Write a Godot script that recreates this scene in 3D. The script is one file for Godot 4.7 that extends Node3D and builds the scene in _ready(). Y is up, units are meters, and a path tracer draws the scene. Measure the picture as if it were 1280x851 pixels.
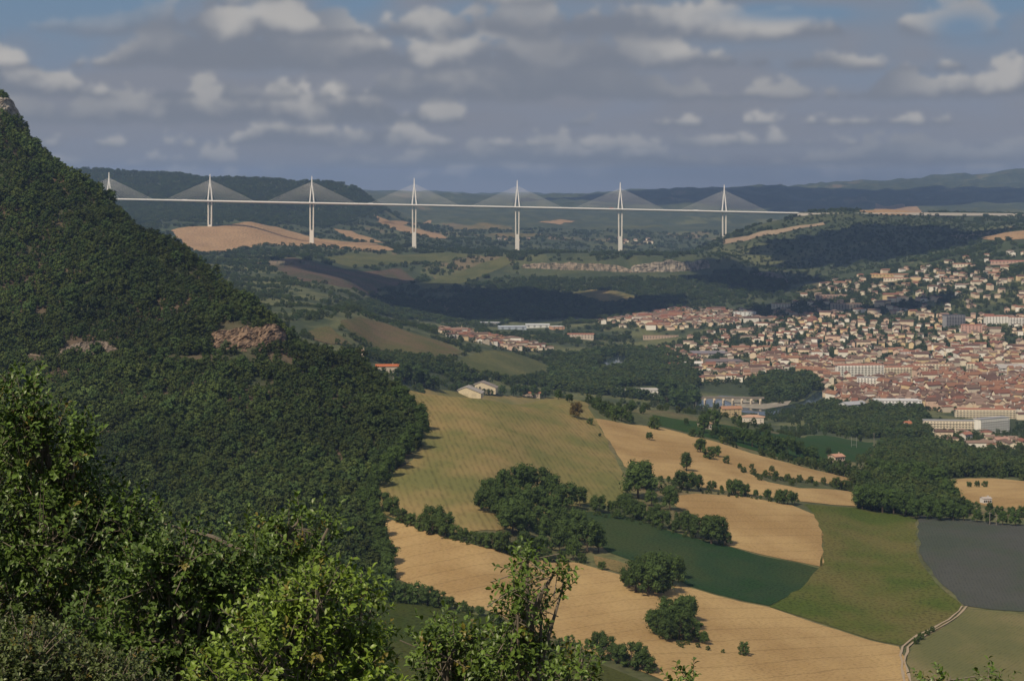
extends Node3D
# A wide valley with a cable-stayed road viaduct, a town, wheat fields and a wooded mountainside.
# World: x to the right, y up (metres above sea level), the valley runs towards -z. Distances d below are -z.

const EYE := 700.0
const TO_SUN := Vector3(-0.384, 0.743, 0.548)

var rng := RandomNumberGenerator.new()
var noise := FastNoiseLite.new()
var fine := FastNoiseLite.new()
var plots := FastNoiseLite.new()
var names := {}

# ---------------------------------------------------------------- helpers
func lin(r: float, g: float, b: float) -> Color:
	return Color(r, g, b).linear_to_srgb()

func material(c: Color, rough := 0.9, vertex := false, tex: Texture2D = null) -> StandardMaterial3D:
	var m := StandardMaterial3D.new()
	m.albedo_color = c
	m.roughness = rough
	m.metallic_specular = 0.3
	m.vertex_color_use_as_albedo = vertex
	m.albedo_texture = tex
	return m

func numbered(called: String) -> String:
	if not names.has(called):
		names[called] = 0
		return called
	names[called] += 1
	return "%s_%03d" % [called, names[called]]

func tag(o: Node3D, label: String, category := "", group := "", kind := "") -> Node3D:
	if label: o.set_meta("label", label)
	if category: o.set_meta("category", category)
	if group: o.set_meta("group", group)
	if kind: o.set_meta("kind", kind)
	return o

func thing(called: String, at: Vector3, turn := 0.0) -> Node3D:
	var o := Node3D.new()
	o.name = numbered(called)
	o.position = at
	o.rotation.y = turn
	add_child(o)
	return o

func piece(called: String, mesh: Mesh, m: Material, parent: Node3D, at := Vector3.ZERO, size := Vector3.ONE, turn := 0.0) -> MeshInstance3D:
	var o := MeshInstance3D.new()
	o.name = numbered(called) if parent == self else called
	o.mesh = mesh
	o.material_override = m
	o.position = at
	o.rotation.y = turn
	o.scale = size
	parent.add_child(o, true)
	return o

func start() -> SurfaceTool:
	var st := SurfaceTool.new()
	st.begin(Mesh.PRIMITIVE_TRIANGLES)
	st.set_smooth_group(-1)
	return st

func done(st: SurfaceTool) -> ArrayMesh:
	st.generate_normals()
	return st.commit()

func tri(st: SurfaceTool, a: Vector3, b: Vector3, c: Vector3) -> void:
	st.add_vertex(a); st.add_vertex(b); st.add_vertex(c)

# a, b, c, d clockwise seen from outside
func quad(st: SurfaceTool, a: Vector3, b: Vector3, c: Vector3, d: Vector3) -> void:
	tri(st, a, b, c); tri(st, a, c, d)

func box(st: SurfaceTool, lo: Vector3, hi: Vector3) -> void:
	var p := func(i: int) -> Vector3: return Vector3(hi.x if i & 1 else lo.x, hi.y if i & 2 else lo.y, hi.z if i & 4 else lo.z)
	for f in [[4, 6, 7, 5], [1, 3, 2, 0], [5, 7, 3, 1], [0, 2, 6, 4], [6, 2, 3, 7], [0, 4, 5, 1]]:
		quad(st, p.call(f[0]), p.call(f[1]), p.call(f[2]), p.call(f[3]))

# a beam with square ends between two points, wa x ha at a and wb x hb at b
func beam(st: SurfaceTool, a: Vector3, b: Vector3, wa: float, ha: float, wb: float, hb: float) -> void:
	var along := (b - a).normalized()
	var side := along.cross(Vector3.UP)
	side = Vector3.RIGHT if side.length() < 0.01 else side.normalized()
	var up := side.cross(along)
	var A := []
	var B := []
	for k in [[-1, -1], [1, -1], [1, 1], [-1, 1]]:
		A.append(a + side * (k[0] * wa * 0.5) + up * (k[1] * ha * 0.5))
		B.append(b + side * (k[0] * wb * 0.5) + up * (k[1] * hb * 0.5))
	for k in 4:
		var n: int = (k + 1) % 4
		quad(st, A[k], A[n], B[n], B[k])
	quad(st, A[3], A[2], A[1], A[0])
	quad(st, B[0], B[1], B[2], B[3])

func tube(st: SurfaceTool, pts: Array, radii: Array, sides := 6) -> void:
	var rings := []
	for i in pts.size():
		var along: Vector3 = (pts[mini(i + 1, pts.size() - 1)] - pts[maxi(i - 1, 0)]).normalized()
		var u := along.cross(Vector3(0.31, 0.2, 0.93)).normalized()
		var v := along.cross(u)
		var ring := []
		for k in sides:
			var a := TAU * k / sides
			ring.append(pts[i] + (u * cos(a) + v * sin(a)) * radii[i])
		rings.append(ring)
	for i in pts.size() - 1:
		for k in sides:
			var n := (k + 1) % sides
			quad(st, rings[i][k], rings[i + 1][k], rings[i + 1][n], rings[i][n])

# ---------------------------------------------------------------- the land: heights along lines of sight from the lookout, in metres
# each: bearing x/d, then distance, height, distance, height ...
const PROFILES := [
	[-0.3645, -60, 704, 0, 697.6, 12, 694.5, 25, 689.5, 60, 676, 150, 640, 300, 590, 450, 556, 600, 536, 700, 522.9, 850, 524.9, 960, 535.7, 1080, 549.6, 1200, 570.8, 1290, 589.6, 1310, 590, 1345, 604.7, 1430, 660.2, 1520, 719.9, 1600, 766.8, 1680, 797.7, 1780, 780, 2100, 740, 2700, 700, 4000, 640, 7000, 620, 9000, 720, 12000, 730, 16000, 640, 26000, 640],
	[-0.2621, -60, 704, 0, 697.6, 12, 694.5, 25, 689.5, 60, 676, 150, 640, 300, 590, 450, 556, 600, 536, 700, 522.9, 850, 524.9, 960, 533.7, 1080, 546.1, 1200, 566.8, 1290, 586.4, 1310, 587.3, 1345, 599.2, 1430, 639.7, 1520, 693.8, 1600, 741.9, 1680, 777.1, 1790, 735, 2000, 715, 2500, 640, 3200, 600, 4500, 560, 6000, 560, 7000, 580, 8000, 660, 9000, 773.7, 10500, 740, 13000, 660, 26000, 600],
	[-0.2498, -60, 704, 0, 697.6, 12, 694.5, 25, 689.5, 60, 676, 150, 640, 300, 590, 450, 556, 600, 536, 700, 522.9, 850, 524.9, 960, 533.3, 1080, 545.7, 1200, 566.3, 1290, 586.4, 1310, 587.3, 1350, 598.8, 1440, 639.3, 1520, 686.9, 1600, 726.2, 1655, 743.4, 1750, 690, 2000, 660, 2500, 620, 3200, 590, 4500, 555, 6000, 555, 7000, 580, 8000, 660, 9000, 773.7, 10500, 740, 13000, 650, 26000, 600],
	[-0.2367, -60, 704, 0, 697.6, 12, 694.5, 25, 689.5, 60, 676, 150, 640, 300, 590, 450, 556, 600, 536, 700, 522.9, 850, 524.6, 960, 532.9, 1080, 545.2, 1200, 565.8, 1290, 585.9, 1310, 586.8, 1355, 598.5, 1450, 640, 1530, 681.2, 1625, 720, 1720, 680, 2000, 650, 2500, 600, 3500, 565, 5000, 545, 6300, 550, 7000, 580, 8000, 660, 9000, 773.7, 10500, 740, 13000, 650, 26000, 600],
	[-0.2211, -60, 704, 0, 697.6, 12, 694.5, 25, 689.5, 60, 676, 150, 640, 300, 590, 450, 556, 600, 536, 700, 522.9, 850, 524.6, 960, 532.5, 1080, 544.8, 1200, 564.9, 1290, 585.4, 1310, 586.8, 1360, 598.1, 1455, 641.6, 1530, 677.4, 1595, 703.9, 1690, 670, 2000, 620, 2600, 580, 4000, 540, 5500, 535, 6300, 545, 7000, 570, 8000, 660, 9000, 773.7, 10500, 740, 13000, 640, 26000, 600],
	[-0.1802, -60, 704, 0, 697.6, 12, 694.5, 25, 689.5, 60, 676, 150, 640, 300, 590, 450, 556, 600, 536, 700, 522.9, 850, 524.2, 960, 531.7, 1080, 543.9, 1200, 563.4, 1280, 583.1, 1310, 586.3, 1360, 599.8, 1430, 629.7, 1490, 654.8, 1580, 640, 1800, 590, 2300, 560, 3500, 535, 5000, 519.8, 5600, 516.5, 6000, 532.9, 6300, 550.4, 6600, 573, 7000, 591.1, 7500, 620, 8200, 679.9, 9000, 755.3, 10500, 720, 13000, 640, 26000, 600],
	[-0.1392, -60, 704, 0, 697.6, 12, 694.5, 25, 689.5, 60, 676, 150, 640, 300, 590, 450, 556, 600, 536, 700, 522.9, 850, 523.9, 960, 530.6, 1080, 541.7, 1200, 559.5, 1270, 578.3, 1310, 586.3, 1345, 602, 1380, 610.7, 1410, 616.9, 1490, 610, 1700, 570, 2300, 540, 3200, 510, 4200, 500, 5000, 509.6, 5500, 506.3, 5900, 511.5, 6200, 529.9, 6500, 561.6, 6700, 576.5, 7000, 576.7, 7300, 586.4, 8200, 673.1, 9000, 729.5, 10500, 720, 13000, 640, 26000, 600],
	[-0.1065, -60, 704, 0, 697.6, 12, 694.5, 25, 689.5, 60, 676, 150, 640, 300, 590, 450, 556, 600, 536, 700, 522.9, 850, 523.2, 960, 529, 1080, 538.6, 1200, 554.5, 1270, 570, 1310, 579.8, 1340, 583.7, 1420, 580, 1600, 545, 2000, 505, 2600, 508.4, 2900, 519.5, 3200, 490, 3700, 493.9, 4300, 492.2, 4900, 497.3, 5400, 505.4, 5800, 510, 6200, 514.7, 6500, 511, 6800, 521.8, 7200, 537.8, 7700, 564.4, 8400, 655.3, 8900, 721.9, 10500, 700, 13000, 640, 26000, 600],
	[-0.0860, -60, 704, 0, 697.6, 12, 694.5, 25, 689.5, 60, 676, 150, 640, 300, 590, 450, 556, 600, 536, 700, 522.9, 850, 523.2, 960, 527.8, 1080, 536.4, 1180, 546.3, 1260, 560.7, 1310, 570.2, 1350, 576.7, 1440, 575, 1600, 540, 2000, 490, 2500, 497.3, 2800, 505.1, 3000, 503.4, 3200, 499.5, 3400, 480, 4000, 470.7, 4400, 469.4, 4900, 473.3, 5400, 483.3, 5800, 495.7, 6200, 502, 6500, 503, 6900, 510.7, 7400, 524.2, 7900, 564.1, 8500, 654.8, 8900, 703.6, 10500, 660, 13000, 620, 26000, 600],
	[-0.0655, -60, 704, 0, 697.6, 12, 694.5, 25, 689.5, 60, 676, 150, 640, 300, 590, 450, 556, 600, 536, 700, 522.9, 850, 523.2, 960, 527.4, 1080, 535.9, 1170, 543.8, 1250, 551.6, 1310, 557.3, 1360, 558.5, 1420, 555.8, 1480, 553.3, 1580, 530, 1800, 490, 2200, 470, 2600, 470, 2900, 470.8, 3200, 473.3, 3400, 463.3, 3700, 440, 4300, 418.3, 4700, 415.2, 5000, 437.9, 5400, 461.2, 5800, 481.5, 6200, 491.8, 6500, 497.7, 7000, 507.9, 7600, 519.5, 8200, 552.3, 8700, 593.1, 10000, 580, 12500, 590, 15000, 590, 26000, 580],
	[-0.0450, -60, 704, 0, 697.6, 12, 694.5, 25, 689.5, 60, 676, 150, 640, 300, 590, 450, 556, 600, 536, 700, 522.9, 850, 523.9, 960, 527.8, 1080, 535.9, 1180, 540.5, 1270, 544, 1350, 546.3, 1440, 546.7, 1530, 525, 1800, 480, 2300, 450, 2700, 459, 3000, 454.3, 3300, 451.4, 3500, 443.4, 3800, 410, 4400, 393.7, 4800, 393.4, 5000, 409.3, 5300, 435.2, 5600, 456.9, 5900, 472.9, 6200, 486.7, 6500, 491.1, 7000, 505.1, 7800, 508.4, 9000, 515.7, 10000, 515.7, 12000, 552.6, 14000, 585.3, 16000, 590, 26000, 580],
	[-0.0164, -60, 704, 0, 697.6, 12, 694.5, 25, 689.5, 60, 676, 150, 640, 300, 590, 450, 553, 600, 528, 700, 522, 780, 522.4, 850, 524.2, 900, 525.7, 960, 528.2, 1020, 530.8, 1100, 534.2, 1200, 537.3, 1320, 542.2, 1420, 544.2, 1500, 532, 1800, 475, 2200, 435, 2600, 424, 2900, 426.9, 3100, 425.8, 3300, 427, 3500, 423.4, 3700, 419.7, 4000, 398, 4400, 379.3, 4700, 372.8, 4900, 379, 5100, 401.4, 5400, 434.6, 5700, 459.6, 5900, 477.7, 6100, 487.7, 6300, 488.5, 6700, 455, 7500, 472.7, 8500, 487.7, 10000, 511.6, 12000, 547.7, 14000, 579.6, 15500, 585.7, 18000, 560, 26000, 560],
	[0.0246, -60, 704, 0, 697.6, 12, 694.5, 25, 689.5, 60, 676, 150, 640, 300, 590, 450, 553, 600, 528, 720, 514.8, 800, 513.9, 880, 514.1, 950, 514.8, 1020, 516.2, 1100, 518, 1180, 520.2, 1280, 523.9, 1400, 528, 1520, 528.8, 1600, 525.7, 1750, 490, 2000, 440, 2400, 402, 2900, 397.2, 3300, 385.1, 3600, 381.6, 4000, 383.9, 4400, 381.1, 4700, 374.7, 4900, 374.9, 5050, 385.7, 5250, 411.9, 5450, 436.7, 5600, 456.9, 5750, 481, 5900, 494.6, 6100, 492.7, 6400, 465, 6900, 430, 7500, 440, 9000, 486.2, 10500, 506.5, 12000, 532.9, 14000, 562.4, 15500, 579.4, 18000, 560, 26000, 560],
	[0.0655, -60, 704, 0, 697.6, 12, 694.5, 25, 689.5, 60, 676, 150, 640, 300, 590, 450, 553, 600, 528, 720, 512.5, 800, 513.9, 880, 511.9, 960, 511.3, 1040, 511.3, 1120, 511.5, 1200, 512.3, 1300, 512.6, 1420, 511.6, 1550, 509.6, 1650, 506.8, 1720, 502.8, 1900, 470, 2200, 420, 2600, 388, 2900, 392.4, 3300, 378.4, 3600, 371.3, 3900, 367.8, 4150, 372, 4400, 388.3, 4550, 388.8, 4800, 383.5, 4950, 389.9, 5100, 407.6, 5300, 433, 5480, 453.2, 5560, 467.8, 5620, 492.9, 5750, 497.5, 6000, 491.2, 6200, 470, 6600, 420, 7500, 420, 9000, 475.2, 10500, 497.9, 12500, 531.1, 14500, 575.3, 16000, 614.8, 20000, 600, 26000, 560],
	[0.1065, -60, 704, 0, 697.6, 12, 694.5, 25, 689.5, 60, 676, 150, 640, 300, 590, 450, 553, 600, 528, 720, 508.9, 800, 508, 880, 506.1, 960, 505, 1040, 504.1, 1120, 503.7, 1200, 503.4, 1300, 502.5, 1420, 500, 1550, 496.3, 1680, 492.9, 1800, 487, 2000, 448, 2300, 402, 2700, 372, 3000, 370.8, 3300, 373, 3600, 375.7, 3900, 380.6, 4200, 388.7, 4500, 390.4, 4700, 390.1, 4900, 395, 5100, 416, 5300, 439.6, 5480, 462.1, 5580, 485.2, 5700, 496.9, 5900, 478, 6050, 475, 6250, 500.4, 6500, 520.3, 6750, 500, 7500, 430, 9000, 475.2, 11000, 501.8, 13000, 545.6, 15000, 601.7, 17000, 637.3, 20000, 600, 26000, 560],
	[0.1310, -60, 704, 0, 697.6, 12, 694.5, 25, 689.5, 60, 676, 150, 640, 300, 590, 450, 553, 600, 528, 720, 507.2, 800, 505.7, 880, 502.9, 960, 501.1, 1040, 499.8, 1120, 499.6, 1200, 499, 1300, 496.6, 1420, 492.4, 1550, 486.7, 1700, 479.3, 1850, 468.2, 2050, 436, 2400, 392, 2700, 372, 2950, 369, 3250, 372.6, 3550, 374.4, 3850, 378.4, 4150, 385.6, 4450, 392, 4700, 395.9, 4950, 406.1, 5200, 421, 5400, 439.1, 5550, 454.5, 5650, 459.4, 5800, 455, 6000, 503.4, 6250, 546.4, 6450, 578.5, 6600, 566, 7000, 540, 9000, 480, 12000, 505, 13500, 534.2, 15500, 585.7, 17500, 657, 21000, 600, 26000, 560],
	[0.1597, -60, 704, 0, 697.6, 12, 694.5, 25, 689.5, 60, 676, 150, 640, 300, 590, 450, 553, 600, 528, 720, 505.1, 800, 503.4, 880, 499.6, 960, 497.1, 1040, 496, 1120, 495, 1200, 493.6, 1300, 489.7, 1420, 483.7, 1550, 474.7, 1700, 464.7, 1900, 447.1, 2150, 423.5, 2400, 398, 2650, 376, 2900, 373.4, 3200, 372.4, 3500, 373.2, 3800, 376.3, 4100, 386, 4400, 397.3, 4700, 413.2, 5000, 429.7, 5300, 446.1, 5600, 466.1, 5900, 499.5, 6150, 536.3, 6350, 575.2, 6480, 604.5, 6600, 613.5, 6800, 610.9, 7500, 570, 9000, 500, 12000, 510, 14000, 533.7, 16000, 588.6, 18000, 663.1, 20000, 683.6, 23000, 620, 26000, 600],
	[0.1884, -60, 704, 0, 697.6, 12, 694.5, 25, 689.5, 60, 676, 150, 640, 300, 590, 450, 553, 600, 528, 720, 503, 800, 500.8, 880, 496.8, 960, 494, 1040, 492.2, 1120, 489.9, 1200, 487.7, 1300, 482.8, 1420, 475.5, 1550, 465.8, 1700, 453.6, 1900, 435.5, 2150, 413, 2400, 394.3, 2600, 382.7, 2900, 375.8, 3200, 369.8, 3500, 370.4, 3800, 376.3, 4100, 387.7, 4400, 404.5, 4700, 430.5, 5000, 454.3, 5300, 476.5, 5600, 502.8, 5900, 535.7, 6200, 570.5, 6500, 596.2, 6700, 617.7, 6900, 612.4, 7500, 580, 9000, 520, 12000, 530, 14000, 556.7, 16000, 608.3, 18000, 663.1, 20000, 708.2, 23000, 650, 26000, 600],
	[0.2293, -60, 704, 0, 697.6, 12, 694.5, 25, 689.5, 60, 676, 150, 640, 300, 590, 450, 553, 600, 528, 720, 501.6, 800, 499.2, 880, 495.3, 960, 492.4, 1040, 491.3, 1120, 489.9, 1200, 488.7, 1300, 484.4, 1420, 476.1, 1550, 465.2, 1700, 450.8, 1900, 432.4, 2200, 406.3, 2400, 391.4, 2600, 379.5, 2900, 372.2, 3200, 368.5, 3500, 373.2, 3800, 384.1, 4100, 404.5, 4400, 436.9, 4700, 472.9, 5000, 499.3, 5200, 516.9, 5400, 531.9, 5700, 545.9, 6100, 565.1, 6500, 582.9, 6800, 594.2, 7000, 596.8, 8000, 575, 10000, 555, 13000, 556.3, 15000, 607.9, 17000, 679.1, 19000, 762.2, 22000, 740, 26000, 700],
	[0.2662, -60, 704, 0, 697.6, 12, 694.5, 25, 689.5, 60, 676, 150, 640, 300, 590, 450, 553, 600, 528, 720, 501.6, 800, 499.2, 880, 495.3, 960, 492.4, 1040, 491.3, 1120, 489.9, 1200, 488.7, 1300, 484.9, 1420, 476.7, 1550, 465.2, 1700, 450.8, 1900, 431.6, 2200, 404.5, 2400, 389.4, 2600, 377.4, 2900, 372.2, 3200, 369.8, 3500, 376.1, 3800, 391.9, 4100, 417.9, 4400, 458.6, 4600, 492.8, 4800, 519.2, 5000, 544.4, 5200, 563.7, 5500, 571.6, 6000, 577.1, 6500, 585.5, 7000, 593.9, 8000, 580, 10000, 560, 13000, 561.6, 15000, 620.1, 17000, 713.9, 19000, 816.7, 22000, 760, 26000, 720],
	[0.3522, -60, 704, 0, 697.6, 12, 694.5, 25, 689.5, 60, 676, 150, 640, 300, 590, 450, 553, 600, 528, 720, 501.6, 800, 499.2, 880, 495.3, 960, 492.4, 1040, 491.3, 1120, 489.9, 1200, 488.7, 1300, 484.9, 1420, 476.7, 1550, 465.2, 1700, 450.8, 1900, 431.6, 2200, 404.5, 2400, 389.4, 2600, 377.4, 2900, 372.2, 3200, 372.4, 3500, 381.8, 3800, 401.2, 4100, 431.4, 4400, 476.6, 4600, 511.6, 4800, 538.8, 5000, 564.9, 5200, 585, 5500, 594.1, 6000, 594.3, 6500, 593.5, 7000, 596.8, 8000, 590, 10000, 570, 13000, 572.2, 15000, 632.4, 17000, 741.8, 19000, 855.6, 22000, 780, 26000, 740],
]
const COLS_IN := 500
const COLS_OUT := 30
const T_IN := 0.282
const T_OUT := 0.46
const ROW_NEAR := 20
const ROW_STEP := 1.0082
const ROW_FAR := 743
var NC := COLS_IN + 2 * COLS_OUT + 1
var NR := ROW_NEAR + ROW_FAR
var HT := PackedFloat32Array()
var SEEN := PackedFloat32Array()
var TB := PackedFloat32Array()
var DB := PackedFloat32Array()

func slopes(xs: PackedFloat32Array, ys: PackedFloat32Array) -> PackedFloat32Array:
	var n := xs.size()
	var m := PackedFloat32Array()
	m.resize(n)
	for i in range(1, n - 1):
		var h0 := xs[i] - xs[i - 1]
		var h1 := xs[i + 1] - xs[i]
		var d0 := (ys[i] - ys[i - 1]) / h0
		var d1 := (ys[i + 1] - ys[i]) / h1
		if d0 * d1 > 0.0:
			var w1 := 2.0 * h1 + h0
			var w2 := h1 + 2.0 * h0
			m[i] = (w1 + w2) / (w1 / d0 + w2 / d1)
	m[0] = (ys[1] - ys[0]) / (xs[1] - xs[0])
	m[n - 1] = (ys[n - 1] - ys[n - 2]) / (xs[n - 1] - xs[n - 2])
	return m

func col_of(t: float) -> float:
	if t < -T_IN: return clampf((t + T_OUT) / (T_OUT - T_IN) * COLS_OUT, 0, COLS_OUT)
	if t > T_IN: return minf(COLS_OUT + COLS_IN + (t - T_IN) / (T_OUT - T_IN) * COLS_OUT, NC - 1.001)
	return COLS_OUT + (t + T_IN) / (2.0 * T_IN) * COLS_IN

func row_of(d: float) -> float:
	if d < 60.0: return maxf(0.0, (d + 60.0) / 6.0)
	return minf(ROW_NEAR + log(d / 60.0) / log(ROW_STEP), NR - 1.001)

func spread(d: float) -> float:
	return maxf(d, 120.0)

func survey() -> void:
	TB.resize(NC)
	for j in NC:
		if j < COLS_OUT: TB[j] = -T_OUT + (T_OUT - T_IN) * j / COLS_OUT
		elif j <= COLS_OUT + COLS_IN: TB[j] = -T_IN + 2.0 * T_IN * (j - COLS_OUT) / COLS_IN
		else: TB[j] = T_IN + (T_OUT - T_IN) * (j - COLS_OUT - COLS_IN) / COLS_OUT
	DB.resize(NR)
	for i in NR:
		DB[i] = -60.0 + 6.0 * i if i < ROW_NEAR else 60.0 * pow(ROW_STEP, i - ROW_NEAR)
	var k := PROFILES.size()
	var ts := PackedFloat32Array()
	var at_row := []
	for p in PROFILES:
		ts.append(p[0])
		var xs := PackedFloat32Array()
		var ys := PackedFloat32Array()
		for q in range(1, p.size(), 2):
			xs.append(p[q]); ys.append(p[q + 1])
		var m := slopes(xs, ys)
		var out := PackedFloat32Array()
		out.resize(NR)
		var s := 0
		for i in NR:
			var d := clampf(DB[i], xs[0], xs[xs.size() - 1])
			while s < xs.size() - 2 and d > xs[s + 1]: s += 1
			var w := xs[s + 1] - xs[s]
			var u := (d - xs[s]) / w
			out[i] = (2 * u * u * u - 3 * u * u + 1) * ys[s] + (u * u * u - 2 * u * u + u) * w * m[s] + (3 * u * u - 2 * u * u * u) * ys[s + 1] + (u * u * u - u * u) * w * m[s + 1]
		at_row.append(out)
	var seg := PackedInt32Array()
	var b0 := PackedFloat32Array(); var b1 := PackedFloat32Array(); var b2 := PackedFloat32Array(); var b3 := PackedFloat32Array()
	for j in NC:
		var t := clampf(TB[j], ts[0], ts[k - 1])
		var s := 0
		while s < k - 2 and t > ts[s + 1]: s += 1
		var w := ts[s + 1] - ts[s]
		var u := (t - ts[s]) / w
		seg.append(s)
		b0.append(2 * u * u * u - 3 * u * u + 1); b1.append((u * u * u - 2 * u * u + u) * w)
		b2.append(3 * u * u - 2 * u * u * u); b3.append((u * u * u - u * u) * w)
	HT.resize(NR * NC)
	var row := PackedFloat32Array()
	row.resize(k)
	for i in NR:
		for q in k: row[q] = at_row[q][i]
		var m := slopes(ts, row)
		var d := DB[i]
		var amp := remap(clampf(d, 300, 2000), 300, 2000, 0.6, 1.6)
		if d > 2000: amp = remap(minf(d, 5000), 2000, 5000, 1.6, 5.0)
		if d > 6800: amp = remap(minf(d, 14000), 6800, 14000, 5.0, 30.0)
		var wave := 1.0 if d < 6800 else remap(minf(d, 14000), 6800, 14000, 1.0, 0.3)
		var wide := spread(d)
		var ridged := remap(clampf(d, 9200.0, 15000.0), 9200.0, 15000.0, 0.0, 95.0)
		for j in NC:
			var s := seg[j]
			var h := b0[j] * row[s] + b1[j] * m[s] + b2[j] * row[s + 1] + b3[j] * m[s + 1]
			h += amp * noise.get_noise_2d(TB[j] * wide * wave, d * wave)
			if ridged > 0.0: h += ridged * (0.55 - 2.2 * absf(noise.get_noise_2d(TB[j] * wide * 0.10 + 77.0, d * 0.17)))
			HT[i * NC + j] = h

func ground(x: float, d: float) -> float:
	var c := col_of(x / spread(d))
	var r := row_of(d)
	var j := int(c); var i := int(r)
	c -= j; r -= i
	var a := HT[i * NC + j]; var b := HT[i * NC + j + 1]
	var e := HT[(i + 1) * NC + j]; var f := HT[(i + 1) * NC + j + 1]
	return (a * (1 - c) + b * c) * (1 - r) + (e * (1 - c) + f * c) * r

func on(x: float, d: float, lift := 0.0) -> Vector3:
	return Vector3(x, ground(x, d) + lift, -d)

# how far below the line of sight over nearer land each lattice point lies (negative: open to view)
func sightlines() -> void:
	SEEN.resize(NR * NC)
	for j in NC:
		var best := -9.0
		for i in NR:
			var d := DB[i]
			if d < 30.0: continue
			var s := (HT[i * NC + j] - EYE) / d
			SEEN[i * NC + j] = (best - s) * d
			best = maxf(best, s)

func hidden(x: float, d: float) -> float:
	return SEEN[int(row_of(d)) * NC + int(col_of(x / spread(d)))]

func inside(poly: PackedVector2Array, x: float, d: float) -> bool:
	return Geometry2D.is_point_in_polygon(Vector2(x, d), poly)

func poly(a: Array) -> PackedVector2Array:
	var out := PackedVector2Array()
	for i in range(0, a.size(), 2):
		out.append(Vector2(a[i], a[i + 1]))
	return out

# a sheet of land that follows the ground inside an outline (x, d), a hand above it; uv in metres
func drape(called: String, outline: PackedVector2Array, lift: float, m: Material, label: String, tint: Callable, across: Callable) -> MeshInstance3D:
	var lat := PackedVector2Array()
	for i in outline.size():
		var a := outline[i]
		var b := outline[(i + 1) % outline.size()]
		var n := maxi(1, int(a.distance_to(b) / maxf(a.y * 0.012, 6.0)))
		for q in n:
			var p := a.lerp(b, float(q) / n)
			if q > 0: p += Vector2(fine.get_noise_2d(p.x * 8.0, p.y * 8.0), fine.get_noise_2d(p.x * 8.0 + 500.0, p.y * 8.0)) * minf(4.5, p.y * 0.002)
			lat.append(Vector2(col_of(p.x / spread(p.y)), row_of(p.y)))
	var lo := lat[0]; var hi := lat[0]
	for p in lat:
		lo = lo.min(p); hi = hi.max(p)
	var near := {}
	for q in lat.size():
		var a := lat[q]; var b := lat[(q + 1) % lat.size()]
		var n := maxi(1, int(a.distance_to(b) * 3.0))
		for w in n + 1:
			var p := a.lerp(b, float(w) / n)
			near[Vector2i(int(p.x), int(p.y))] = true
	var verts := PackedVector3Array(); var norms := PackedVector3Array(); var uvs := PackedVector2Array(); var cols := PackedColorArray()
	for i in range(int(lo.y), mini(int(hi.y) + 1, NR - 1)):
		for j in range(int(lo.x), mini(int(hi.x) + 1, NC - 1)):
			var cells := []
			var square := PackedVector2Array([Vector2(j, i), Vector2(j, i + 1), Vector2(j + 1, i + 1), Vector2(j + 1, i)])
			if near.has(Vector2i(j, i)):
				cells = Geometry2D.intersect_polygons(square, lat)
			elif Geometry2D.is_point_in_polygon(Vector2(j + 0.5, i + 0.5), lat):
				cells = [square]
			for cell: PackedVector2Array in cells:
				var ps := []
				for c in cell:
					var ci := mini(int(c.x), NC - 2); var ri := mini(int(c.y), NR - 2)
					ci = clampi(ci, j, j); ri = clampi(ri, i, i)
					var fx := c.x - ci; var fy := c.y - ri
					var t := lerpf(TB[ci], TB[ci + 1], fx)
					var d := lerpf(DB[ri], DB[ri + 1], fy)
					var h := lerpf(lerpf(HT[ri * NC + ci], HT[ri * NC + ci + 1], fx), lerpf(HT[(ri + 1) * NC + ci], HT[(ri + 1) * NC + ci + 1], fx), fy)
					ps.append(Vector3(t * spread(d), h + lift, -d))
				var idx := Geometry2D.triangulate_polygon(cell)
				for q in range(0, idx.size(), 3):
					var a: Vector3 = ps[idx[q]]; var b: Vector3 = ps[idx[q + 1]]; var c2: Vector3 = ps[idx[q + 2]]
					var up := (b - a).cross(c2 - a)
					if up.y > 0.0:
						var swap := b; b = c2; c2 = swap
					for v: Vector3 in [a, b, c2]:
						verts.append(v)
						var e := 6.0 + 0.004 * -v.z
						norms.append(Vector3(ground(v.x - e, -v.z) - ground(v.x + e, -v.z), 2.0 * e, -(ground(v.x, -v.z - e) - ground(v.x, -v.z + e))).normalized())
						uvs.append(across.call(v.x, -v.z) if across.is_valid() else Vector2(v.x, -v.z))
						cols.append(tint.call(v.x, -v.z) if tint.is_valid() else Color.WHITE)
	var arr := []
	arr.resize(Mesh.ARRAY_MAX)
	arr[Mesh.ARRAY_VERTEX] = verts; arr[Mesh.ARRAY_NORMAL] = norms; arr[Mesh.ARRAY_TEX_UV] = uvs; arr[Mesh.ARRAY_COLOR] = cols
	var mesh := ArrayMesh.new()
	if verts.size() == 0:
		print("empty drape ", called, " ", label)
		return null
	mesh.add_surface_from_arrays(Mesh.PRIMITIVE_TRIANGLES, arr)
	var o := piece(called, mesh, m, self)
	tag(o, label, "", "", "structure")
	return o


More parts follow.
